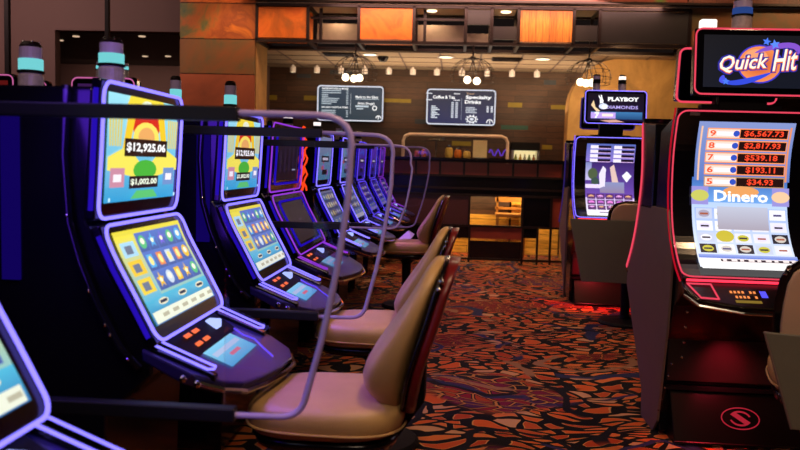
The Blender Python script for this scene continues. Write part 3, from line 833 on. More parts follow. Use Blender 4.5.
def art2(A, W, H):
    A.rect(.03, .03, W - .03, H - .03, '#1e2650', '#182438')
    A.text('Coffee & Tea', W * .25, H * .77, W * .32, H * .09, '#ffffff', .025)
    for s in (-1, 1):
        for y in (.68, .86): A.rect(W * (.25 + s * .2) - W * .06, H * y, W * (.25 + s * .2) + W * .03, H * (y + .02), '#e8ecf4')
    for k in range(8):
        y = .5 - k * .045
        A.rect(W * .07, H * y, W * (.13 + .03 * (k % 3)), H * (y + .025), '#dce4ec')
    for k in range(9):
        y = .6 - k * .05
        for x in (.36, .42): A.rect(W * x, H * y, W * (x + .035), H * (y + .035), '#c4ccd8')
    A.rect(W * .505, H * .15, W * .51, H * .75, '#8894a8')
    A.text('Your', W * .63, H * .88, W * .12, H * .05, '#b89878', .02)
    A.text('Specialty', W * .75, H * .77, W * .37, H * .12, '#ffffff', .03)
    A.text('Drinks', W * .67, H * .65, W * .23, H * .1, '#ffffff', .03)
    for k in range(4):
        y = .48 - k * .045; A.rect(W * .57, H * y, W * (.7 + .03 * (k % 2)), H * (y + .022), '#c4ccd8')
        for x in (.87, .93): A.rect(W * x, H * (y + .03), W * (x + .03), H * (y + .06), '#e4e8f0')
    A.ring(W * .66, H * .17, W * .06, W * .012, '#ffffff', ry=H * .08)
    for k in range(10):
        a = 2 * PI * k / 10; A.disc(W * .66 + W * .08 * math.cos(a), H * .17 + H * .11 * math.sin(a), W * .012, '#e0e4ec', n=6)
    A.disc(W * .66, H * .17, W * .03, '#d0d4e0', H * .04)
    A.ring(W * .92, H * .08, W * .045, W * .012, '#ffffff', t0=0, t1=PI); A.rect(W * .915, H * .05, W * .925, H * .14, '#ffffff')
menu(317.5, 85, 383, 122, 'wide lit menu board on the plank wall listing hot dogs', art1)
menu(427, 88.5, 495, 126, 'lit menu board reading Specialty Drinks on the plank wall', art2)

# ------------------------------------------------------------------ pendants
for px, label, gs in ((355.5, 'black wire cage pendant with warm globes left of the two menu screens gap', (-9, -2, 4.5)), (473, 'black wire cage pendant with warm globes above the right menu board', (-5, 4.5)), (589, 'black wire cage pendant with warm globes beside the ochre wall', (-8, -1, 3.5))):
    Yp = 11.0; p = at(px, 62, Yp)
    t = empty('cage_pendant', (p.x, Yp, 2.42), label, 'pendant lamp', 'cage pendants under the soffit')
    z0, z1, R_ = 0.0, .47, .31
    b = MB(); b.lathe([(.0, 0.64), (.012, .64), (.012, z1), (0, z1)]); b.build('rod', M['darkmetal'], t)
    b = MB()
    for k in range(12):
        a = 2 * PI * k / 12
        b.tube([(R_ * math.sin(u) * math.cos(a), R_ * math.sin(u) * math.sin(a), z1 - .33 * (1 - math.cos(u)) * .75) for u in [j * 1.9 / 8 for j in range(9)]], .004, n=4)
    for u in (.6, 1.15, 1.57, 1.9):
        r_ = R_ * math.sin(u); z = z1 - .33 * (1 - math.cos(u)) * .75
        b.tube([(r_ * math.cos(2 * PI * k / 24), r_ * math.sin(2 * PI * k / 24), z) for k in range(24)], .0038, True, 4)
    b.build('wire_cage', M['darkmetal'], t)
    b = MB(); b.lathe([(.03, z1 + .02), (.045, z1), (.045, z1 - .02), (.02, z1 - .04)]); b.build('hub', M['darkmetal'], t)
    for j, g in enumerate(gs):
        gx = g * Yp / FPX; gy = (-.06, .07, -.02)[j]
        b = MB(); b.tube([(0, 0, z1 - .02), (gx * .5, gy * .5, z1 - .15), (gx, gy, .22)], .008, n=5); st = b.build('lamp_stem', M['darkmetal'], t)
        b = MB(); b.sphere((gx, gy, .16), .052, 8); b.build('globe', M['globe'], st, smooth=False)
    pl_ = bpy.data.lights.new('pendant_lamp', 'POINT'); pl_.energy = 14; pl_.color = (1, .75, .45); pl_.shadow_soft_size = .1
    lo = bpy.data.objects.new('pendant_lamp', pl_); COL.objects.link(lo); lo.location = (p.x, Yp, 2.5)

# ------------------------------------------------------------------ partition in front of the café
YP = 11.3
def PX(px, py): return at(px, py, YP)
xa, xb = -3.2, PX(567, 200).x
t = empty('grid_partition', ((xa + xb) / 2, YP, 0), 'black metal grid partition of red, dark and open cells before the cafe', 'partition')
def gadd(nm, b, m=None, lab=None):
    cx = (xa + xb) / 2
    b.v = [(x - cx, y - YP, z) for x, y, z in b.v]
    o = b.build(nm, m, t)
    if lab: o['label'] = lab
    return o
HZ = {}
zl = lambda py, px=500: at(px, py, YP).z
ZT, Z1, Z2, Z3, Z4 = 1.471, 1.248, .973, .53, .05
b = MB(); w = .03
for z in (ZT, Z1, Z1 - .18 + .0, Z2, Z3, Z4): b.box(xa, xb, YP - .03, YP + .03, z - w / 2 - (.01 if z == ZT else 0), z + w / 2)
row1 = [PX(px, 170).x for px in (344, 368, 392, 416, 440, 464, 488, 513, 537.5, 563)]
row3 = [PX(px, 215).x for px in (380, 440, 469, 522, 551, 566)]
row4 = [PX(px, 245).x for px in (380, 440, 469, 522, 537, 550, 563)]
for x in row1: b.box(x - w / 2, x + w / 2, YP - .028, YP + .028, Z1, ZT)
for x in row3: b.box(x - w / 2, x + w / 2, YP - .028, YP + .028, Z3, Z2)
for x in row4: b.box(x - w / 2, x + w / 2, YP - .028, YP + .028, 0, Z3)
b.box(xa, xa + w, YP - .03, YP + .03, 0, ZT); b.box(xb - w, xb, YP - .03, YP + .03, 0, ZT)
gadd('frame', b, M['darkmetal'])
q = MB(); q.box(xa, xb, YP - .1, YP + .16, ZT, ZT + .03); gadd('top_ledge', q, M['black'])
def cell(x0, x1, z0, z1, m, lab, nm='panel'):
    q = MB(); q.box(x0 + .015, x1 - .015, YP - .008, YP + .008, z0 + .015, z1 - .015); gadd(nm, q, m, lab)
for i in range(9): cell(row1[i], row1[i + 1], Z1, ZT - .012, M['dullred'], 'dull red panel')
cell(xa, xb, Z2, Z1, M['black'], 'black glossy band')
cell(row3[0], row3[1], Z3, Z2, M['mauvered'], 'mauve panel'); cell(row3[1], row3[2], Z3, Z2, M['mauvered'], 'mauve panel')
cell(row3[3], row3[4], Z3, Z2, M['black'], 'black panel'); cell(row3[4], row3[5], Z3, Z2, M['dullred'], 'red brown panel')
cell(xa, row3[0], Z4, Z2, M['black'], 'black panel')
cell(row4[2], row4[3], .33, Z3, M['dullred'], 'red brown panel'); cell(row4[2], row4[3], Z4, .33, M['black'], 'black panel')
cell(row4[0], row4[1], Z4, Z3, M['black'], 'black panel'); cell(row4[1], row4[2], .33, Z3, M['black'], 'black panel')
cell(row4[3], row4[4], .36, Z3, M['black'], 'black panel')

# service counter behind
t = empty('service_counter', (.2, 12.75, 0), 'golden wood service counter behind the grid partition', 'counter')
b = MB(); b.box(-2.6, .66, -.25, .3, .0, .62); b.build('lower_front', M['counterwood'], t)
b = MB(); b.box(-2.6, .66, -.2, .3, .62, 1.12); b.build('upper_front', M['planks'], t)
b = MB(); b.box(-2.65, .68, -.3, .35, 1.12, 1.16); b.build('worktop', M['black2'], t, bevel=.008)
CY = 12.6
def on(px, py): return at(px, py, CY)
pa, pb = on(403.5, 134), on(508, 137)
t = empty('sneeze_guard', (pa.x, CY, 1.16), 'cream framed glass guard standing on the service counter', 'glass guard')
W = pb.x - pa.x; H = pa.z - 1.16
b = MB(); b.tube([(0, 0, 0), (0, 0, H - .1), (.03, 0, H - .03), (.1, 0, H), (W - .1, 0, H), (W - .03, 0, H - .03), (W, 0, H - .1), (W, 0, 0)], .026, n=8); b.build('frame', M['cream'], t)
b = MB(); b.box(.03, W - .03, -.004, .004, .0, H - .03); b.build('glass_pane', M['glass'], t)
# goods on the counter
def good(name, px, py, pw, ph, build, label, cat, group=None, Y=12.85):
    p = at(px, py, Y); w_ = pw * Y / FPX; h_ = ph * Y / FPX
    b = MB(); build(b, w_, h_)
    o = b.build(name, None if b.mats else M['display']); o.location = (p.x, Y, p.z)
    tag(o, label, cat, group); return o
# raised shelf that carries them
sh = MB(); p_ = at(405, 160, 12.85); sh.box(p_.x, at(505, 160, 12.85).x, 12.68, 13.02, 1.162, 1.50); tag(sh.build('counter_riser', M['darkwood'], bevel=.004), 'dark raised shelf on the service counter behind the glass guard', 'shelf')
base = 1.502
def put(name, px, pw, ph, parts, label, cat, group=None, Y=12.86):
    x = at(px, 150, Y).x; t = empty(name, (x, Y, base), label, cat, group)
    for nm, fn, m in parts:
        b = MB(); fn(b, pw * Y / FPX * 1.25, ph * Y / FPX * 1.25); b.build(nm, m, t)
orange = mat('orange_wrap', '#e07a28', .4); yellow = mat('yellow_wrap', '#e8c060', .4); pinkw = mat('pink_wrap', '#c05870', .4); steel = mat('steel', '#a8a4a0', .25, metal=.9)
put('cake_stand', 436, 17, 14, [('plate', lambda b, w, h: b.lathe([(0, h), (w / 2, h + .01), (w / 2, h - .005), (.02, h - .015), (.015, .01), (w * .25, 0), (0, 0)]), steel), ('dome', lambda b, w, h: b.lathe([(w * .42, h + .01), (w * .36, h + .05), (0, h + .07)]), M['glass'])], 'silver pedestal cake stand behind the glass guard', 'cake stand')
for i, (px, pw, ph, m, lab) in enumerate(((449, 6.5, 11, yellow, 'pale yellow rounded jar behind the guard, tallest of the jars'), (458, 6, 9, orange, 'orange jar beside the yellow one behind the guard'), (467, 6, 8, yellow, 'yellow jar in the middle of the counter display'), (424, 4, 9, orange, 'slim orange jar left of the cake stand'), (417, 4, 7, pinkw, 'small pink jar at the left of the counter display'))):
    put('candy_jar', px, pw, ph, [('jar', lambda b, w, h: b.lathe([(0, 0), (w * .4, 0), (w * .5, h * .3), (w * .45, h * .7), (w * .3, h * .8), (0, h * .8)]), m), ('lid', lambda b, w, h: b.lathe([(0, h * .81), (w * .34, h * .81), (w * .34, h * .92), (0, h)]), steel)], lab, 'jar', 'jars on the cafe counter', Y=12.86 + .05 * (i % 2) - .05)
put('price_card', 480, 11, 15, [('card', lambda b, w, h: b.box(-w / 2, w / 2, -.006, .006, .03, h), mat('cream_card', '#e8d0a0', .5)), ('foot', lambda b, w, h: b.box(-w / 3, w / 3, -.04, .04, 0, .03), steel)], 'upright cream card on the counter behind the guard', 'card')
pv = glow('purple_neon', '#7040d8', .8)
put('neon_squiggle', 498, 14, 9, [('tube', lambda b, w, h: b.tube([(-w / 2 + w * k / 12, .01 * math.sin(k), .05 + h * (.35 + .3 * math.sin(k * 1.3))) for k in range(13)], .012, n=6), pv), ('stand', lambda b, w, h: b.box(-w / 2, w / 2, -.02, .02, 0, .03), M['black2'])], 'small purple neon sign on the counter behind the guard', 'neon sign')
# drinks cooler
pc0, pc1 = at(512, 142, 12.95), at(540, 142, 12.95); W = pc1.x - pc0.x
t = empty('drinks_cooler', (pc0.x, 12.95, 0), 'open lit drinks cooler right of the glass guard', 'cooler')
b = MB().mat(M['counterwood']); zt2 = pc0.z; b.box(.0, W + .3, -.45, .0, 0, 1.0); b.mat(steel); b.box(0, W, .05, .45, 0, 1.2); b.box(0, .04, .0, .45, 1.2, zt2); b.box(W - .04, W, 0, .45, 1.2, zt2); b.box(0, W, .4, .45, 1.2, zt2)
b.build('body', None, t); b = MB(); b.box(0, W, -.01, .45, zt2 - .13, zt2); b.build('header', M['black2'], t)
b = MB(); b.box(.04, W - .04, .3, .39, 1.2, zt2 - .13); b.build('lit_back', glow('cooler_light', '#ffe8a8', .9), t)
b = MB(); b.box(.04, W - .04, .05, .3, 1.44, 1.455); b.build('shelf', M['chrome'], t)
for k in range(5):
    x = pc0.x + .08 + k * (W - .16) / 4
    b = MB(); b.lathe([(0, 0), (.028, 0), (.03, .08), (.012, .12), (.012, .15), (0, .15)]); o = b.build('drink_bottle', [mat('b%d' % k, c, .3) for c in (('#b0c870',), ('#d8b050',), ('#e0e0c8',), ('#80a868',), ('#d08040',))[k]][0]); o.location = (x, 13.08, 1.456)
    tag(o, ['green', 'amber', 'white', 'leaf green', 'orange'][k] + ' bottle on the shelf of the lit drinks cooler', 'bottle', 'bottles in the drinks cooler')
# wooden chair seen through the partition
p = at(510, 230, 12.25)
t = empty('wooden_chair', (p.x, 12.22, 0), 'honey coloured wooden chair seen through the open partition cell', 'chair')
b = MB(); b.box(-.24, .24, -.17, .17, .62, .67); b.build('seat', M['seatwood'], t, bevel=.01)
b = MB(); b.box(-.24, .24, .13, .17, .84, .93); b.box(-.24, .24, .13, .17, .72, .76); b.build('backrest', M['seatwood'], t)
for x in (-.22, .19):
    b = MB(); b.box(x, x + .03, -.16, -.13, 0, .62); b.build('leg', M['seatwood'], t)
    b = MB(); b.box(x, x + .03, .13, .16, 0, .93); b.build('leg', M['seatwood'], t)

# ================================================================== LEFT BANK
C = [(1.25, 'gold', 'nearest slot machine cut off at the lower left corner, bright edge lit screens', None, dict(X=-1.03)),
     (2.555, 'gold', 'slot machine with the large $12,925.06 jackpot screen, second nearest at left', (-.11, .0, 1.60, .042), dict(glow_x=(-.30, -.245))),
     (3.775, 'gold', 'slot machine with yellow and blue screens right behind the $12,925.06 one', None, dict(glow_x=(-.12, -.06))),
     (4.93, 'dark', 'slot machine with dark idle screens outlined in purple and blue', None, dict(X=-1.085, hw=.46)),
     (6.15, 'pale', 'slot machine with pale screens just behind the dark purple outlined one', (-.32, .1, 1.60, .04, 'white'), {}),
     (7.35, 'pale', 'second pale screened slot machine counted beyond the dark one', (-.3, .1, 1.60, .04, 'white'), {}),
     (8.55, 'violet', 'violet lit slot machine, first of the two glowing blue violet ones', (-.27, .1, 1.60, .04), {}),
     (9.75, 'violet', 'violet lit slot machine, second of the blue violet ones toward the row end', (-.2, .1, 1.60, .04, 'white'), {}),
     (10.85, 'plum', 'purple lit slot machine at the far end of the left row', None, {})]
for y, kind, label, cdl, kw in C: left_machine(y, label, kind, candle=cdl, **kw)

# dark back to back cabinets of the row behind
for i, (y, lab, cx) in enumerate(((1.6, 'dark rear of the cabinet backing the nearest left machines', None), (2.75, 'dark rear of the cabinet backing the $12,925.06 machine, cyan light on top', (.21, -.02, .043)), (3.95, 'dark rear of the cabinet behind the yellow and blue machine', (.25, .12, .031)), (5.15, 'dark rear of the cabinet behind the idle purple machine', (.25, -.08, .042)), (6.4, 'dark rear of the cabinet further along the back row', None))):
    t = empty('rear_cabinet', (-1.75, y, 0), lab, 'slot machine', 'machines of the row behind seen from the rear')
    b = MB(); b.prism([(.27, .05), (.29, 1.56), (.2, 1.60), (-.1, 1.60), (-.28, 1.2), (-.28, .05)], 'y', -.56, .56); b.build('cabinet', M['black'], t, bevel=.01)
    b = MB(); b.box(-.24, .24, -.5, .5, 0, .05); b.build('plinth', M['black2'], t)
    if cx: signal_light(t, cx[0], cx[1], 1.57, cx[2], 'cyan', {1.6: .2, 2.75: .23, 3.95: .26}.get(y, .34))

# dividers
def divider(Y, x_post, x_arm, tr, br, zt, zb, label, arms=True, r=.0085, rt=.1):
    t = empty('acrylic_divider', (x_post, Y, 0), label, 'divider', 'clear acrylic dividers between left machines')
    P = lambda x, z: (x - x_post, 0, z)
    if arms:
        for z, nm in ((zt - .003, 'upper_arm'), (zb + .003, 'lower_arm')):
            b = MB(); b.box(-.06, x_arm - x_post, -.018, .018, z - .018, z + .018); o = b.build(nm, M['armmat'], t, bevel=.004)
    b = MB(); b.box(-.04, .0, -.02, .02, 0, zt); b.build('post', M['armmat'], t)
    b = MB(); b.box(-.12, .1, -.06, .06, 0, .012); b.build('foot_plate', M['armmat'], t)
    xl = x_arm - .03
    def edge(tt):
        return tr[0] + (br[0] - tr[0]) * tt, tr[1] + (br[1] - tr[1]) * tt
    pts = [(xl, zt)]
    L = math.dist(tr, br); ux, uz = (br[0] - tr[0]) / L, (br[1] - tr[1]) / L
    def corner(c, d0, d1, rad):
        o = []
        p0 = (c[0] - d0[0] * rad, c[1] - d0[1] * rad); p1 = (c[0] + d1[0] * rad, c[1] + d1[1] * rad)
        for k in range(7):
            u = k / 6; o.append(((1 - u) ** 2 * p0[0] + 2 * u * (1 - u) * c[0] + u * u * p1[0], (1 - u) ** 2 * p0[1] + 2 * u * (1 - u) * c[1] + u * u * p1[1]))
        return o
    pts += corner(tr, (1, 0), (ux, uz), rt)
    # slight outward bow on the long edge
    for k in range(1, 6):
        u = .15 + .7 * k / 6; x, z = edge(u); pts.append((x + .018 * math.sin(PI * u), z))
    pts += corner(br, (ux, uz), (-1, 0), rt * .6)
    pts.append((xl, zb))
    b = MB(); b.prism([(x - x_post, z) for x, z in pts], 'y', -.004, .004); pn = b.build('panel', M['clear'], t)
    b = MB(); b.tube([P(x, z) for x, z in pts], r, n=8); b.build('polished_edge', M['rim'], pn, smooth=True)
    return t
divider(1.9, -1.32, -.54, (-.245, 1.512), (-.369, .752), 1.513, .75, 'large clear divider nearest the camera, in front of the $12,925.06 machine')
divider(3.14, -1.32, -.548, (-.245, 1.512), (-.36, .762), 1.516, .76, 'clear divider between the yellow and blue machine and the nearer one')
divider(4.38, -1.32, -.6, (-.245, 1.5), (-.315, 1.03), 1.5, 1.03, 'short clear divider, third from the camera in the left row', r=.006)
divider(5.62, -1.3, -.6, (-.18, 1.52), (-.29, .94), 1.52, .94, 'short clear divider furthest along the left row', r=.006)

# distant machines of another bank (upper left)
def distant(px0, py0, px1, py1, Y, edge, disp, label, art=None):
    p = at(px0, py0, Y); q = at(px1, py1, Y); W = q.x - p.x; H = max(p.z - q.z, .3)
    t = empty('topper_machine', (p.x, Y, 0), label, 'slot machine', 'lit toppers of the machines beyond')
    b = MB(); b.box(.05, W - .05, .0, .5, 0, p.z - H - .03); b.build('cabinet', M['black'], t, bevel=.01)
    b = MB(); b.box(W * .35, W * .65, .1, .3, p.z - H - .04, p.z - H + .05); b.build('neck', M['black2'], t)
    b = MB(); b.box(0, W, 0, .08, p.z - H, p.z); sg = b.build('topper_sign', M['bezel'], t, bevel=.02)
    class F:
        def __call__(s, a, b_, off=0): return Vector((a, -.002 - off, p.z - H + b_))
    S = F(); b = MB(); b.tube([S(a, b_, .006) for a, b_ in rr(.01, .01, W - .01, H - .01, .04, 4)], .005, True, 6); b.build('edge_light', M[edge], sg)
    A = Art(S); A.rect(.05, .05, W - .05, H - .05, disp[0], disp[1])
    A.disc(W * .5, H * .5, W * .18, disp[2], H * .2); A.build('display', M['screen_dim'], sg)
distant(71, 76, 136, 106, 5.2, 'pink', ('#3c1048', '#401a58', '#c060c0'), 'distant machine topper with pink edge and purple picture')
distant(-22, 73, 15, 100, 5.6, 'pink', ('#8c1810', '#601010', '#ff5030'), 'distant machine topper with a red picture at the left frame edge')
distant(26, 80, 48, 104, 5.9, 'pink', ('#241418', '#241418', '#3c2020'), 'distant machine topper with a dark picture, between red and purple ones')
for px, py, Y, r, lab in ((100, 80, 6.2, .032, 'small cyan and white signal light behind the purple topper, left of the tall one'), (125, 80, 6.7, .032, 'small pale signal light just right of the tall cyan one')):
    p = at(px, py, Y)
    t = empty('signal_stand', (p.x, Y, 0), lab, 'signal light', 'signal lights of the machines beyond')
    b = MB(); b.box(-.06, .06, -.2, .2, 0, p.z); b.build('cabinet_top', M['black2'], t)
    signal_light(t, 0, 0, p.z, r, 'cyan', .16)
p = at(61, 97, 3.9)
b = MB(); b.lathe([(0, 0), (.03, 0), (.042, .02), (.048, .09), (.044, .09), (.036, .02), (0, .015)]); o = b.build('cup', mat('white_cup', '#dce4f4', .4)); o.location = (-1.72 - .0, 3.86, 1.602)
tag(o, 'small white cup standing on the dark cabinets at left', 'cup'); o.location.x = p.x if -1.95 < p.x < -1.5 else -1.8

# ================================================================== CHAIRS
def sring(cx, cy, z, hx, hy, e=3.0, n=28, tilt=0.0):
    out = []
    for k in range(n):
        a = 2 * PI * k / n; c, s_ = math.cos(a), math.sin(a)
        x = hx * math.copysign(abs(c) ** (2 / e), c); y = hy * math.copysign(abs(s_) ** (2 / e), s_)
        out.append(Vector((cx + x, cy + y, z + tilt * x)))
    return out
def prof_interp(tab, z):
    for i in range(len(tab) - 1):
        if tab[i][0] <= z <= tab[i + 1][0]:
            u = (z - tab[i][0]) / (tab[i + 1][0] - tab[i][0]); u = u * u * (3 - 2 * u) if False else u
            return [tab[i][j] + (tab[i + 1][j] - tab[i][j]) * u for j in range(1, len(tab[i]))]
    return list(tab[-1][1:])
def chair(loc, rz, label, style='red', board=None, dz=0.0, swivel=0.0):
    t = empty('casino_chair', loc, label, 'chair', 'casino chairs', rz)
    # seat: front is +x
    r = []
    ks = 1.0 if style == 'red' else .82
    for z, k in ((.515, .80), (.53, .93), (.56, .99), (.60, 1.0), (.625, .95), (.637, .82), (.642, .5)):
        r.append(sring(.02, 0, z + dz, .265 * k, .245 * k * ks, 3.2, 32, -.02))
    b = MB(); b.rings(r); seat = b.build('seat', M['beige'], t, smooth=True, sub=1)
    b = MB(); b.rings([sring(.02, 0, z + dz, .245 * k, .225 * k * ks, 3.2, 32) for z, k in ((.47, .7), (.485, .95), (.515, 1.0), (.52, .9))]); b.build('seat_pan', M['black'], t, smooth=True)
    b = MB(); b.tube([Vector((p.x, p.y, .555 + dz)) for p in sring(.02, 0, 0, .264, .244 * ks, 3.2, 40)], .004, True, 6); b.build('piping', M['beige'], seat)
    # backrest cushion   z, front x, back x, half width
    tab = [(.60, -.20, -.225, .10), (.64, -.140, -.232, .155), (.70, -.095, -.242, .20), (.76, -.100, -.252, .222), (.84, -.145, -.268, .228), (.92, -.195, -.285, .225), (1.0, -.235, -.300, .215), (1.045, -.255, -.310, .195), (1.075, -.270, -.316, .155), (1.092, -.288, -.320, .09), (1.098, -.300, -.318, .03)]
    k_ = 1.0 if style == 'red' else .9
    lean = lambda z: -.035 * max(0, (z - .72) / .38)
    tab = [(z, f + lean(z), bk + lean(z), w * k_) for z, f, bk, w in tab]
    r = [sring((f + bk) / 2, 0, z + dz, (f - bk) / 2, w, 3.4, 32) for z, f, bk, w in tab]
    bmat = M['beige'] if style == 'red' else M['beige2']
    b = MB(); b.rings(r); cu = b.build('backrest', bmat, t, smooth=True, sub=1)
    # shell behind it
    r = [sring(bk - .006, 0, z + dz, .009, w * (1.01 if style == 'red' else 1.06) + .004, 5, 32) for z, f, bk, w in tab]
    b = MB(); b.rings(r); b.build('shell_rim', M['black'], t, smooth=True)
    r = [sring(bk - .030, 0, z + dz - .003 - (.012 if style != 'red' else 0), .018, max(w * (.985 if style == 'red' else .95), .02), 5, 32) for z, f, bk, w in tab[:-1]]
    b = MB(); b.rings(r); b.build('back_shell', M['redback'] if style == 'red' else M['beige2'], t, smooth=True)
    q = MB()
    for s_ in (-1, 1):
        for z, rr_ in ((1.045, .010), (1.022, .008)):
            w = prof_interp(tab, z); q.sphere((w[1] - .012, s_ * (w[2] + .006), z + dz), rr_, 6)
    q.build('chrome_cap', M['chrome'], t)
    # bracket and pedestal
    b = MB(); b.prism([(-.05, .47 + dz), (-.2, .47 + dz), (-.3, .62 + dz), (-.3, .8 + dz), (-.275, .8 + dz), (-.25, .6 + dz), (-.17, .5 + dz)], 'y', -.05, .05); b.build('back_bracket', M['black2'], t, bevel=.006)
    b = MB(); b.lathe([(0, .47 + dz), (.09, .47 + dz), (.045, .42 + dz), (.04, .08), (.06, .05), (.22, .03), (.235, .015), (.235, 0), (0, 0)], n=28); b.build('pedestal', M['black2'], t, smooth=False)
    if board:
        y0, y1, z0, z1, sl, x = board
        b = MB(); b.prism([(-y0, z1), (-y1, z1), (-y1 + sl * .6, z0), (-y0 - sl, z0)], 'x', x - .012, x); bo = b.build('back_board', M['greyboard'], t, bevel=.004); bo['label'] = 'flat grey green board on the back'
        b = MB(); b.tube([(x - .006, -y0, z1), (x - .006, -y0 - sl, z0)], .006, n=6); b.build('board_edge', M['mauve2'], bo)
        b = MB(); b.box(x, -.28, -.03, .03, max(z0, .6), .7); b.build('board_bracket', M['black2'], bo)
    return t
chair((-.38, 2.56, 0), PI - .03, 'beige casino chair with burgundy back nearest the camera')
chair((-.38, 3.80, 0), PI - .03, 'beige casino chair with burgundy back, second from the camera at left')
chair((-.46, 7.55, 0), PI - .06, 'beige casino chair with burgundy back furthest along the left row', dz=.01)
# napkin on the far seat
b = MB(); b.add([(0, 0, 0), (.16, .02, .01), (.2, .12, .06), (.12, .16, .1), (.02, .12, .015)], [(0, 1, 4), (1, 2, 3), (1, 3, 4)]); b.add([(0, 0, .004), (.16, .02, .014), (.2, .12, .064), (.12, .16, .104), (.02, .12, .019)], [(4, 1, 0), (3, 2, 1), (4, 3, 1)])
o = b.build('napkin', M['white']); o.scale = (.75, .75, .8); o.location = (-.54, 7.44, .668); tag(o, 'crumpled white napkin on the seat of the furthest left chair', 'napkin')

# ================================================================== RIGHT BANK
def right_machine(x0, x1, Y, label, edge, foot_art, kind, sign_art, screen_art, sign, candles, hot='redhot'):
    W = x1 - x0; hw = W / 2
    t = empty('slot_machine', ((x0 + x1) / 2, Y, 0), label, 'slot machine', 'tall curved screen machines at right', -PI / 2)
    # local +x faces the player (world -Y), local +y is world +X
    zo = .022 if edge == 'red' else .045
    prof = smoothprof([(a_, b_ + zo) for a_, b_ in ((.32, .865), (.2, .94), (.085, 1.08), (.03, 1.25), (.02, 1.45), (.05, 1.6), (.085, 1.70 - zo * .4))], 5)
    S = Surf(prof, W)
    body = [(-.28, 1.62), (-.3, 1.3), (-.3, .9), (-.28, .05), (.02, .02), (.0, .12), (.02, .5), (.16, .70 + zo), (.3, .80 + zo)] + [(x - .02, z - .012) for x, z in prof[::2]] + [(.04, 1.68), (0, 1.69)]
    b = MB(); b.prism(body, 'y', -hw + .012, hw - .012); b.build('cabinet', M['black'], t, bevel=.008)
    b = MB(); b.box(-.25, -.0, -hw + .05, hw - .05, 0, .05); b.build('plinth', M['black2'], t)
    b = MB(); slab(S, .03, b); fr = b.build('screen_frame', M['bezel'], t, bevel=.006)
    q = MB(); loop_on(S, .004, .004, W - .004, S.H - .004, .045, .006, .0042 if edge == 'red' else .0036, q); q.build('edge_light', M[edge], fr)
    for a in (-.008, W + .008): q = MB(); q.tube([S(a, b_, -.02) for b_ in [S.H * k / 10 for k in range(11)]], .005, n=6); q.build('side_edge_glow', M['reddim'] if edge != 'violetwhite' else M['violet'], fr)
    A = Art(S, .003); screen_art(A, W, S.H); A.build('main_display', M['screen'], t)
    for a in (.06, W - .09):
        q = MB(); q.add([S(a, S.H - .03, .004), S(a + .05, S.H - .03, .004), S(a + .05, S.H - .012, .004), S(a, S.H - .012, .004)], [(0, 1, 2, 3)]); q.build('camera_tab', M['mauve2'], fr)
    # deck
    plan = [(.28, -hw), (.36, -hw), (.43, -hw * .85), (.47, -hw * .3), (.475, hw * .3), (.43, hw * .85), (.36, hw), (.28, hw)]
    dz = lambda x: .862 + zo - (x - .28) * .55
    b = MB(); b.rings([[Vector((x - .03 * (x > .3), y * .98, dz(x) - .05)) for x, y in plan], [Vector((x, y, dz(x))) for x, y in plan]]); deck = b.build('button_deck', M['black'], t, bevel=.006)
    q = MB(); q.tube([(x + .004, y, dz(x) - .03) for x, y in plan[1:-1]], .008, n=6); q.build('chrome_trim', M['chrome'], deck)
    q = MB(); q.tube([(.315, -hw + .02, dz(.315) + .012), (.315, hw - .02, dz(.315) + .012)], .007, n=6); q.build('light_bar', M[hot], deck)
    for s_ in (-1, 1):
        q = MB(); q.tube([(x, y, dz(x) + .008) for x, y in ((.335, s_ * (hw - .02)), (.43, s_ * (hw - .06)), (.435, s_ * (hw - .14)), (.335, s_ * (hw - .13)))], .005, True, 6); q.build('edge_light', M['red'] if edge != 'violetwhite' else M['violet'], deck)
    A = Art(Surf([(.45, dz(.45)), (.33, dz(.33))], .5, -.25), .002)
    for r_ in range(2):
        for c_ in range(7):
            if (r_ + c_) % 5: A.rect(.11 + c_ * .018, .04 + r_ * .035, .121 + c_ * .018, .058 + r_ * .035, '#ff9048')
    A.build('meter_digits', M['screen'], deck); A = Art(Surf([(.45, dz(.45)), (.33, dz(.33))], .5, -.25), .002); A.rect(.25, .05, .28, .1, '#5050ff'); A.build('blue_button', M['screen'], deck); A = Art(Surf([(.45, dz(.45)), (.33, dz(.33))], .5, -.25), .002); A.rect(.12, .005, .24, .025, '#786018'); A.build('amber_label', M['screen'], deck)
    # foot
    b = MB(); b.prism([(.02, .26), (.16, .02), (.16, 0), (-.1, 0), (-.1, .26)], 'y', -hw + .05, hw); ft = b.build('foot_plate', M['footgloss'] if 'footgloss' in M else M['black'], t, bevel=.006)
    q = MB(); q.box(.015, .035, -hw + .03, hw - .03, .30, .64); q.build('belly_panel', M['belly'], t, bevel=.004)
    q = MB(); q.box(.02, .045, -hw + .03, hw, .255, .275); q.build('foot_bar', M['black2'], ft)
    if foot_art:
        A = Art(Surf([(.16, .025), (.025, .255)], W - .05, -hw + .05), .003); foot_art(A, W, math.hypot(.14, .24)); A.build('emblem', M['screen'], ft)
    q = MB(); q.tube([(.17, -hw + .05, .015), (.17, hw, .015)], .008, n=6); q.build('chrome_strip', M['chrome'], ft)
    for k in range(9): u = k / 8; q = MB(); q.sphere((.44 - .1 * u - .3 * u * (u > .4), -hw - .004, .74 - .1 * k * .75), .006, 5); q.build('stud', M['chrome'], t)
    # sign on a neck
    sx0, sx1, sz0, sz1 = sign
    b = MB(); b.box(-.06, .0, -.12, .12, 1.66, sz0 + .08); b.prism([(-.1, 1.67), (.02, 1.67), (-.02, 1.75), (-.08, 1.75)], 'y', -.2, .2); b.build('sign_neck', M['black2'], t)
    cx = (x0 + x1) / 2; a0, a1 = sx0 - cx, sx1 - cx
    SS = Surf([(.06, sz0), (.03, sz1)], a1 - a0, a0)
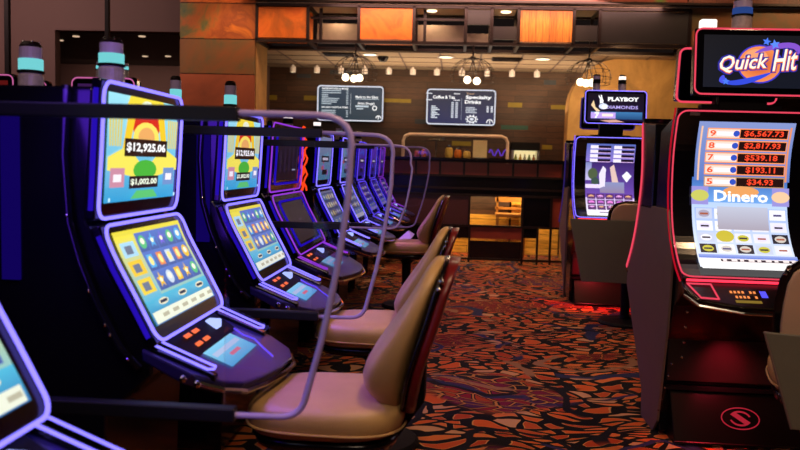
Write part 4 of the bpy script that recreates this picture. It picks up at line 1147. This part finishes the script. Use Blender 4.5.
    b = MB(); slab(SS, .06, b); sg = b.build('top_sign', M['bezel'], t, bevel=.01)
    q = MB(); loop_on(SS, .004, .004, SS.W - .004, SS.H - .004, .035, .006, .0045 if edge == 'red' else .0036, q); q.build('edge_light', M[edge], sg)
    A = Art(SS, .003); sign_art(A, SS.W, SS.H); A.build('sign_display', M['screen'], sg)
    for (yy, r_, st) in candles:
        if st == 'tab': q = MB(); q.box(-.02, .03, yy - .04, yy + .04, sz1, sz1 + .045); q.build('white_beacon', M['whitelens'], sg, bevel=.008)
        else: signal_light(t, -.06, yy, sz1 - .02, r_, st, .24 if r_ > .05 else .19)
    return t

def sign_qh(A, W, H):
    A.rect(.045, .04, W - .045, H - .035, '#0a1220', '#0c1018')
    cx, cy = W * .56, H * .47
    A.disc(cx, cy, .112, '#4038c0', .098, 32); A.disc(cx, cy, .104, '#c84820', .09, 32, '#f08c50'); A.disc(cx - .02, cy + .03, .06, '#f8a070', .045, 24)
    A.ring(cx, cy, .2, .034, '#4850e0', ry=.05, rot=.42, t0=2.75, t1=3.7, taper=True)
    A.ring(cx, cy, .2, .030, '#3048d8', ry=.062, rot=.4, t0=3.3, t1=4.9, taper=True)
    A.ring(cx, cy, .2, .034, '#8050c8', ry=.062, rot=.4, t0=-.6, t1=1.6, taper=True)
    for (c, ex, o) in (('#2828a0', 1.10, 0), ('#fff4e8', 1.0, 0)):
        pass
    for dx in (-.006, 0, .006):
        for dy in (-.006, .006):
            A.text('Quick', W * .42 + dx, H * .47 + dy, W * .42, H * .27, '#2c2a98', .03, .25, .08)
            A.text('Hit', W * .77 + dx, H * .53 + dy, W * .22, H * .33, '#2c2a98', .03, .25, .08)
    A.text('Quick', W * .42 + .002, H * .465, W * .42, H * .27, '#e86428', .035, .25, .08); A.text('Hit', W * .77 + .002, H * .525, W * .22, H * .33, '#e86428', .035, .25, .08)
    A.text('Quick', W * .42, H * .475, W * .41, H * .26, '#fff6e0', .012, .25, .08); A.text('Hit', W * .77, H * .535, W * .21, H * .32, '#fff6e0', .012, .25, .08)
    A.star(W * .61, H * .8, .022, '#4878f0', rot=.2); A.star(W * .68, H * .76, .026, '#5888ff', rot=-.2); A.star(W * .27, H * .2, .02, '#4878f0')
def screen_qh(A, W, H):
    X = lambda t: .115 + t * (W - .225)
    Y = lambda t: .09 + t * (H - .15)
    A.rect(X(-.02), Y(0), X(1.0), Y(.48), '#f0f4ff', '#b8d0f4', 6)
    A.rect(X(-.02), Y(.48), X(1.0), Y(.64), '#6ca4e8', '#3c68b8', 3)
    A.rect(X(.0), Y(.62), X(1.02), Y(1.0), '#5c78c0', '#8494cc', 6)
    A.rect(X(.03), Y(.62), X(.05), Y(.97), '#f0c0a0'); A.rect(X(.97), Y(.62), X(.99), Y(.97), '#e89060')
    for k, v in enumerate(('$6,567.73', '$2,817.93', '$539.18', '$193.11', '$34.93')):
        y = .925 - k * .078
        A.rect(X(.1), Y(y - .034), X(.96), Y(y + .034), '#ff9a60' if k < 4 else '#b89068')
        A.rect(X(.11), Y(y - .027), X(.44), Y(y + .027), '#ffd8c8')
        A.text(str(9 - k), X(.16), Y(y), .03, .032, '#ff5020', .02)
        A.rect(X(.2), Y(y - .014), X(.38), Y(y + .012), '#fff4ff'); A.disc(X(.41), Y(y), .016, '#3050c0')
        A.rect(X(.45), Y(y - .027), X(.95), Y(y + .027), '#200808')
        A.text(v, X(.70), Y(y), (.42 - .035 * k) * (W - .225), .034, '#ff4828', .025)
    A.disc(X(.5), Y(.55), .09, '#e8a060', .03)
    A.text('Dinero', X(.5), Y(.52), .27, .06, '#ffffff', .03)
    for t, c in ((.06, '#c8c860'), (.92, '#f0c8a0')):
        A.rect(X(t - .09), Y(.46), X(t + .09), Y(.58), '#9890d8'); A.disc(X(t), Y(.52), .045, c, .03)
    A.rect(X(.0), Y(.1), X(.98), Y(.44), '#d8e4ff', '#a0b8f0', 4)
    zc = A.z + .0003
    rnd = random.Random(4)
    for i in range(5):
        for j in range(4):
            A.z = zc
            xc, yc = X(.1 + .195 * i), Y(.145 + .085 * j)
            A.rect(X(.015 + .195 * i), Y(.11 + .085 * j), X(.185 + .195 * i), Y(.18 + .085 * j), rnd.choice(['#f4f4ff', '#202030', '#e8e8f4', '#c8d0e8']))
            A.disc(xc, yc, .028, rnd.choice(['#e8e0ff', '#d0c8c0', '#c8c040', '#f0f0ff', '#a8a0b8']), .02)
            A.rect(xc - .02, yc - .006, xc + .02, yc + .004, rnd.choice(['#302838', '#a85840', '#504878']))
    A.z = zc + .002
    A.rect(X(.24), Y(.29), X(.78), Y(.45), '#a8a0b0', '#c0c4d8')
    A.disc(X(.3), Y(.24), .045, '#c8b838', .035)
    A.rect(X(-.02), Y(.065), X(1.0), Y(.095), '#5878d8', '#a0b0e8')
    A.rect(X(-.02), Y(-.04), X(1.03), Y(.06), '#ffffff', '#fff4f4')
    A.rect(X(.2), Y(.035), X(1.0), Y(.055), '#302030')
    for k in range(9): A.rect(X(.22 + .088 * k), Y(.037), X(.26 + .088 * k + .02 * (k % 2)), Y(.06), '#f8e8e8')
def foot_qh(A, W, H):
    c = '#98182a'
    A.ring(W * .5, H * .45, .095, .006, c, ry=.055, n=36)
    A.ring(W * .5, H * .45, .05, .009, c, ry=.035, t0=.3, t1=2.6); A.ring(W * .5, H * .45, .05, .009, c, ry=.035, t0=3.4, t1=5.8)
    A.poly([(W * .5 - .05, H * .45 + .02), (W * .5 - .02, H * .45 + .03), (W * .5 + .05, H * .45 - .02), (W * .5 + .02, H * .45 - .03)], c)
fg = mat('foot_gloss', '#0c0809', .3, spec=.12); M['footgloss'] = fg; M['belly'] = mat('belly_panel', '#2c2022', .35)
XQ0, XQ1 = 1.108, 1.80
right_machine(XQ0, XQ1, 4.15, 'slot machine topped by the Quick Hit sign, red edge lights', 'red', foot_qh, 'qh', sign_qh, screen_qh, (1.185, 1.76, 1.79, 2.13), [(-.20, .03, 'tab'), (-.01, .05, 'blue')])

def sign_pb(A, W, H):
    A.rect(.03, .03, W - .03, H - .03, '#180c30', '#0c0818')
    # small rabbit head emblem
    bx, by = W * .27, H * .74
    A.disc(bx, by - .02, .02, '#ffffff', .019, 12)
    A.poly([(bx - .016, by - .008), (bx - .034, by + .03), (bx - .026, by + .038), (bx - .004, by + .004)], '#ffffff')
    A.poly([(bx - .004, by - .004), (bx - .012, by + .04), (bx - .001, by + .042), (bx + .01, by)], '#ffffff')
    A.poly([(bx - .016, by - .034), (bx + .014, by - .034), (bx + .026, by - .048), (bx + .006, by - .04), (bx - .018, by - .048)], '#ffffff')
    A.disc(bx - .006, by - .016, .003, '#180c30')
    A.text('PLAYBOY', W * .62, H * .74, W * .5, H * .13, '#ffffff', .05)
    A.text('DIAMONDS', W * .6, H * .5, W * .52, H * .1, '#b8a8f0', .02)
    A.disc(W * .3, H * .52, .045, '#d8e0ff', .03); A.disc(W * .32, H * .5, .03, '#ffffff', .02)
    A.poly([(W * .1, H * .55), (W * .14, H * .7), (W * .17, H * .5), (W * .25, H * .38), (W * .2, H * .34)], '#f0d0a0')
    A.rect(W * .1, H * .14, W * .93, H * .36, '#204878', '#3c78b0'); A.rect(W * .1, H * .16, W * .5, H * .34, '#c0a0f0')
    A.text('7', W * .2, H * .25, .05, H * .18, '#ffffff', .05); A.rect(W * .28, H * .22, W * .46, H * .3, '#ffe8e0')
    A.poly([(W * .25, H * .1), (W * .5, H * .13), (W * .65, H * .06), (W * .4, H * .04)], '#d8a090')
def screen_pb(A, W, H):
    X = lambda t: .12 + t * (W - .24)
    Y = lambda t: .05 + t * (H - .1)
    A.rect(X(0), Y(0), X(1), Y(.3), '#ffffff', '#d8c0f8', 3)
    A.rect(X(0), Y(.3), X(1), Y(.75), '#6c48b0', '#382468', 4); A.rect(X(0), Y(.75), X(1), Y(.97), '#8c78d0', '#5868b8', 3)
    for c_ in range(2):
        for r_ in range(4):
            x = .08 + .48 * c_; y = .93 - r_ * .055
            A.rect(X(x), Y(y - .02), X(x + .42), Y(y + .018), '#14081c'); A.rect(X(x), Y(y - .02), X(x + .16), Y(y + .02), '#f0e8ff'); A.rect(X(x + .16), Y(y - .02), X(x + .42), Y(y - .012), '#e0b8f0')
    A.poly([(X(.3), Y(.4)), (X(.28), Y(.6)), (X(.36), Y(.7)), (X(.42), Y(.66)), (X(.4), Y(.42))], '#e8e0f4')
    A.poly([(X(.55), Y(.5)), (X(.5), Y(.68)), (X(.58), Y(.72)), (X(.68), Y(.5))], '#e0c0b8')
    A.poly([(X(.75), Y(.58)), (X(.85), Y(.64)), (X(.95), Y(.58)), (X(.85), Y(.5))], '#f0f0ff')
    A.rect(X(0), Y(.52), X(.12), Y(.74), '#c8c0e8', '#8088c0'); A.disc(X(.15), Y(.6), .05, '#4c5c40', .06); A.disc(X(.2), Y(.5), .04, '#385048', .05)
    A.rect(X(0), Y(.42), X(.3), Y(.47), '#e8d8ff')
    A.rect(X(.3), Y(.36), X(.8), Y(.5), '#9080a0', '#8890c0')
    for i in range(5):
        for j in range(3):
            A.rect(X(.03 + .19 * i), Y(.1 + .085 * j), X(.2 + .19 * i), Y(.175 + .085 * j), '#50206c'); A.z -= .0003
            A.disc(X(.115 + .19 * i), Y(.138 + .085 * j), .03, ['#f0a8f0', '#e880e0', '#e8b080', '#c060d0'][(i * 2 + j) % 4], .022)
            A.z -= .0003
    A.z += .001
    A.rect(X(0), Y(-.01), X(.95), Y(.07), '#ffffff', '#f4e8ff'); A.rect(X(.25), Y(.04), X(.8), Y(.055), '#503868')
right_machine(1.20, 1.93, 8.17, 'slot machine with the PLAYBOY sign and purple edged screen', 'violetwhite', None, 'pb', sign_pb, screen_pb, (1.28, 1.90, 1.86, 2.20), [(-.04, .03, 'tabx'), (.10, .04, 'white')] [1:] + [(-.16, .04, 'dark')], hot='redhot')

# rear machines of the right pods (facing away)
def back_machine(x0, x1, Y, label, edge, signz, side=True, dx=0):
    t = empty('rear_facing_machine', ((x0 + x1) / 2, Y, 0), label, 'slot machine', 'machines facing away in the right pods', PI / 2)
    hw = (x1 - x0) / 2
    prof = smoothprof([(.34, .76), (.2, .92), (.1, 1.1), (.03, 1.35), (.06, 1.6), (.09, 1.70)], 5)
    S = Surf(prof, 2 * hw)
    # x0 axis: local +x is world +Y
    body = [(-.22, 1.66), (-.22, 1.18), (.03, 1.18)] + [(x - .02, z - .01) for x, z in prof if z > 1.18] + [(.03, 1.68)]
    b = MB(); b.prism(body, 'y', -hw, hw); b.build('cabinet', M['black'], t, bevel=.006)
    low = [(-.74, .92), (.24, .92), (.32, .74), (.3, .68), (-.28, .1), (-.34, .0), (-.5, 0), (-.52, .06), (-.6, .12), (-.62, .5), (-.78, .66), (-.84, .74)]
    b = MB(); b.prism([(-.235, 1.2), (.04, 1.2), (.075, 1.1), (.18, .915), (.3, .78), (.32, .68), (-.2, .14), (-.22, 0.0), (-.235, 0.0)], 'y', -hw, hw); b.build('base', M['greyside'], t, bevel=.006)
    b = MB(); slab(S, .025, b); fr = b.build('screen_frame', M['bezel'], t)
    q = MB(); loop_on(S, .0, .0, S.W, S.H, .04, .006, .009, q); q.build('edge_light', M[edge], fr)
    sx0, sx1, sz0, sz1 = signz
    b = MB(); b.box(-.12, -.06, sx0 + .2, sx1 - .2, 1.64, sz0 + .1); b.build('sign_neck', M['black2'], t)
    SS = Surf([(.02, sz0), (-.01, sz1)], sx1 - sx0, sx0)
    b = MB(); slab(SS, .09, b); sg = b.build('top_sign', M['bezel'], t, bevel=.012)
    q = MB(); q.tube([SS(a, b_, -.085) for a, b_ in rr(.0, .0, SS.W, SS.H, .035, 4)], .007, True, 6); q.build('edge_light', M[edge], sg)
    return t
# side panel joining the pair, seen in profile
back_machine(XQ0, XQ1, 4.72, 'machine facing away behind the Quick Hit one, black with red edge', 'red', (-.36, .20, 1.81, 2.11))
b = MB(); b.prism([(4.0, .95), (4.12, 1.2), (4.46, 1.2), (4.46, 0), (4.2, 0), (4.12, .08), (4.02, .6)], 'x', XQ0 - .008, XQ0 + .004)
o = b.build('side_panel', M['greyside']); 
for ob in list(COL.objects):
    if ob.type == 'EMPTY' and ob.get('label', '').startswith('slot machine topped'): QH = ob
bpy.context.view_layer.update()
o.parent = QH; o.matrix_parent_inverse = QH.matrix_world.inverted()
back_machine(1.2, 1.9, 8.75, 'machine facing away behind the PLAYBOY one, dim violet edge', 'dimviolet', (-.36, .22, 1.84, 2.18))

# chairs on the right
chair((1.50, 3.2, 0), PI / 2 - .3, 'beige backed chair with dark rim at the Quick Hit machine', 'beige', (-.25, .3, .47, .82, .11, -.37), dz=.015)
chair((1.57, 7.15, 0), PI / 2 - .12, 'beige backed chair with dark rim at the PLAYBOY machine', 'beige', (-.53, .12, .42, .965, .12, -.37), dz=.035)

# ================================================================== LIGHT
w = bpy.data.worlds.new('world'); SC.world = w; w.use_nodes = True
w.node_tree.nodes['Background'].inputs[0].default_value = (.15, .10, .09, 1); w.node_tree.nodes['Background'].inputs[1].default_value = .05
def area(name, loc, target, size, power, col, sy=None, spread=PI):
    l = bpy.data.lights.new(name, 'AREA'); l.energy = power; l.color = col; l.size = size; l.spread = spread
    if sy: l.shape = 'RECTANGLE'; l.size_y = sy
    o = bpy.data.objects.new(name, l); COL.objects.link(o); o.location = loc
    o.rotation_euler = (Vector(target) - Vector(loc)).to_track_quat('-Z', 'Y').to_euler(); return o
def spot(name, loc, target, power, col, ang=60, blend=.6, r=.08):
    l = bpy.data.lights.new(name, 'SPOT'); l.energy = power; l.color = col; l.spot_size = math.radians(ang); l.spot_blend = blend; l.shadow_soft_size = r
    o = bpy.data.objects.new(name, l); COL.objects.link(o); o.location = loc
    o.rotation_euler = (Vector(target) - Vector(loc)).to_track_quat('-Z', 'Y').to_euler(); return o
warm = (1, .62, .34); vio = (.26, .10, 1)
for i, y in enumerate((1.8, 4.0, 6.4, 9.0)):
    spot('hall_downlight', (.45, y, 4.2), (.5, y, 0), 140, warm, 52)
spot('hall_downlight', (2.2, 3.2, 4.2), (1.8, 3.4, 0), 70, warm, 70)
spot('hall_downlight', (2.2, 7.4, 4.2), (1.8, 7.2, 0), 110, warm, 70)
# edge lamps of the left machines washing decks and neighbours
for y in (1.335, 2.555, 3.775):
    area('edge_wash', (-.93, y, 1.25), (-.6, y, .75), .5, 2.4, vio, .3, 1.45)
for y in (6.15, 7.35, 8.55, 9.75, 4.93):
    area('edge_wash', (-.93, y, 1.2), (-.5, y, .7), .5, 2.2, (.5, .15, 1), .3, 1.9)
# red lamps under the right decks
spot('deck_underlight', (1.45, 3.93, .7), (1.42, 3.98, .1), 12, (1, .03, .05), 90, .8, .02)
spot('deck_underlight', (1.5, 7.95, .7), (1.5, 8.1, .2), 70, (1, .03, .05), 110, .8, .02)
area('cafe_wash', (.0, 12.6, 3.02), (.0, 13.4, 1.4), 5.5, 70, (1, .6, .3), .3)
spot('soffit_spot', (at(265, 0, 10.3).x, 10.2, 4.2), (at(300, 20, 10.7).x, 10.7, 3.35), 60, (1, .6, .25), 70)
spot('soffit_spot', (at(390, 0, 10.3).x, 10.2, 4.2), (at(390, 20, 10.7).x, 10.7, 3.3), 60, (1, .6, .25), 70)
spot('soffit_spot', (at(540, 0, 10.3).x, 10.1, 4.2), (at(545, 20, 10.7).x, 10.7, 3.3), 80, (1, .6, .25), 60)
spot('wall_spot', (at(625, 0, 10.4).x, 10.2, 2.9), (at(620, 100, 11.7).x, 11.75, 2.1), 110, (1, .66, .34), 90)
spot('pillar_spot', (-3.2, 9.7, 4.2), (-3.2, 10.7, 2.2), 120, (1, .55, .3), 60)
area('hall_wash', (-6.5, 8.5, 4.1), (-6.5, 11, 2.6), 3, 110, (1, .6, .52), 1)
area('far_wash', (-6, 14.0, 3.0), (-6, 15, 1.6), 3, 14, (1, .6, .45), .5)
area('counter_fill', (-.5, 12.22, 1.12), (-.5, 12.5, .1), 3.2, 34, (1, .72, .34), .05); spot('side_fill', (1.25, 12.1, 1.3), (1.25, 12.5, .3), 40, (1, .72, .34), 100)  # added fills brightening the golden wood behind the partition
for px in (432, 506, 340):
    p = at(px, 12, 11.0) if px != 340 else at(335, 12, 11.0); spot('soffit_downlight', (p.x, 11.1, 3.5), (p.x, 11.25, 3.1), 22, (1, .7, .36), 140)

area('cafe_up_fill', (.5, 12.3, 2.2), (.5, 12.4, 3.1), 5.0, 45, (1, .74, .48), 1.0)  # added uplight, only brightens the tiled ceiling
area('soffit_glow', (.2, 9.9, 4.2), (.2, 10.7, 3.5), 7, 60, (1, .62, .36), .3)
area('machine_side_fill', (-1.0, 1.9, 1.75), (-1.4, 2.3, .9), .5, 1.6, (.25, .1, 1), .2)  # added blue fill for the cabinet sides in the near gap
area('hall_ambient', (-3.5, 3.0, 4.15), (-2.5, 6.0, 1.2), 3, 22, (1, .72, .6), 3)

area('hall_front_fill', (.4, -.6, 4.0), (.9, 5.0, .6), 1.6, 60, (1, .72, .5), 1.0)  # added fill from behind the camera, lifts chair backs and boards
area('partition_fill', (.4, 10.4, 3.6), (.2, 11.9, 1.0), 4.5, 60, (1, .55, .45), .3)  # added fill from the hall for the red partition panels
spot('ceiling_fill', (1.5, 5.0, 4.2), (1.6, 6.9, .9), 90, warm, 45)  # added to brighten the PLAYBOY chair back
spot('ceiling_fill', (1.3, .9, 4.2), (1.4, 2.9, .9), 90, warm, 45)  # added to brighten the Quick Hit chair back
spot('ceiling_fill', (.6, 1.5, 4.2), (-.4, 2.6, .7), 75, warm, 34)
spot('ceiling_fill', (.6, 2.8, 4.2), (-.4, 3.9, .7), 75, warm, 34)

spot('ceiling_fill', (-.2, 3.2, 4.2), (1.15, 4.3, .6), 60, (1, .7, .5), 30)  # added warm light for the taupe side panel
spot('ceiling_fill', (1.2, 1.2, 4.2), (1.4, 4.0, .2), 40, (1, .3, .2), 30)

spot('deck_underlight', (1.42, 3.88, .60), (1.42, 4.13, .36), 9, (1, .04, .08), 55, 1.0, .02)
spot('foot_lamp', (1.40, 3.98, .5), (1.38, 4.03, .2), 10, (1, .04, .08), 60, .9, .02)

spot('soffit_spot', (5.0, 9.2, 4.2), (4.6, 10.7, 3.2), 90, (1, .6, .3), 70)

for y in (1.25, 2.555, 3.775):
    area('flank_fill', (-1.13, y - .56, 1.3), (-1.12, y - .33, 1.15), .08, 1.3, (.14, .03, 1), .7)  # added blue fill, spreads a soft glow over the near flanks
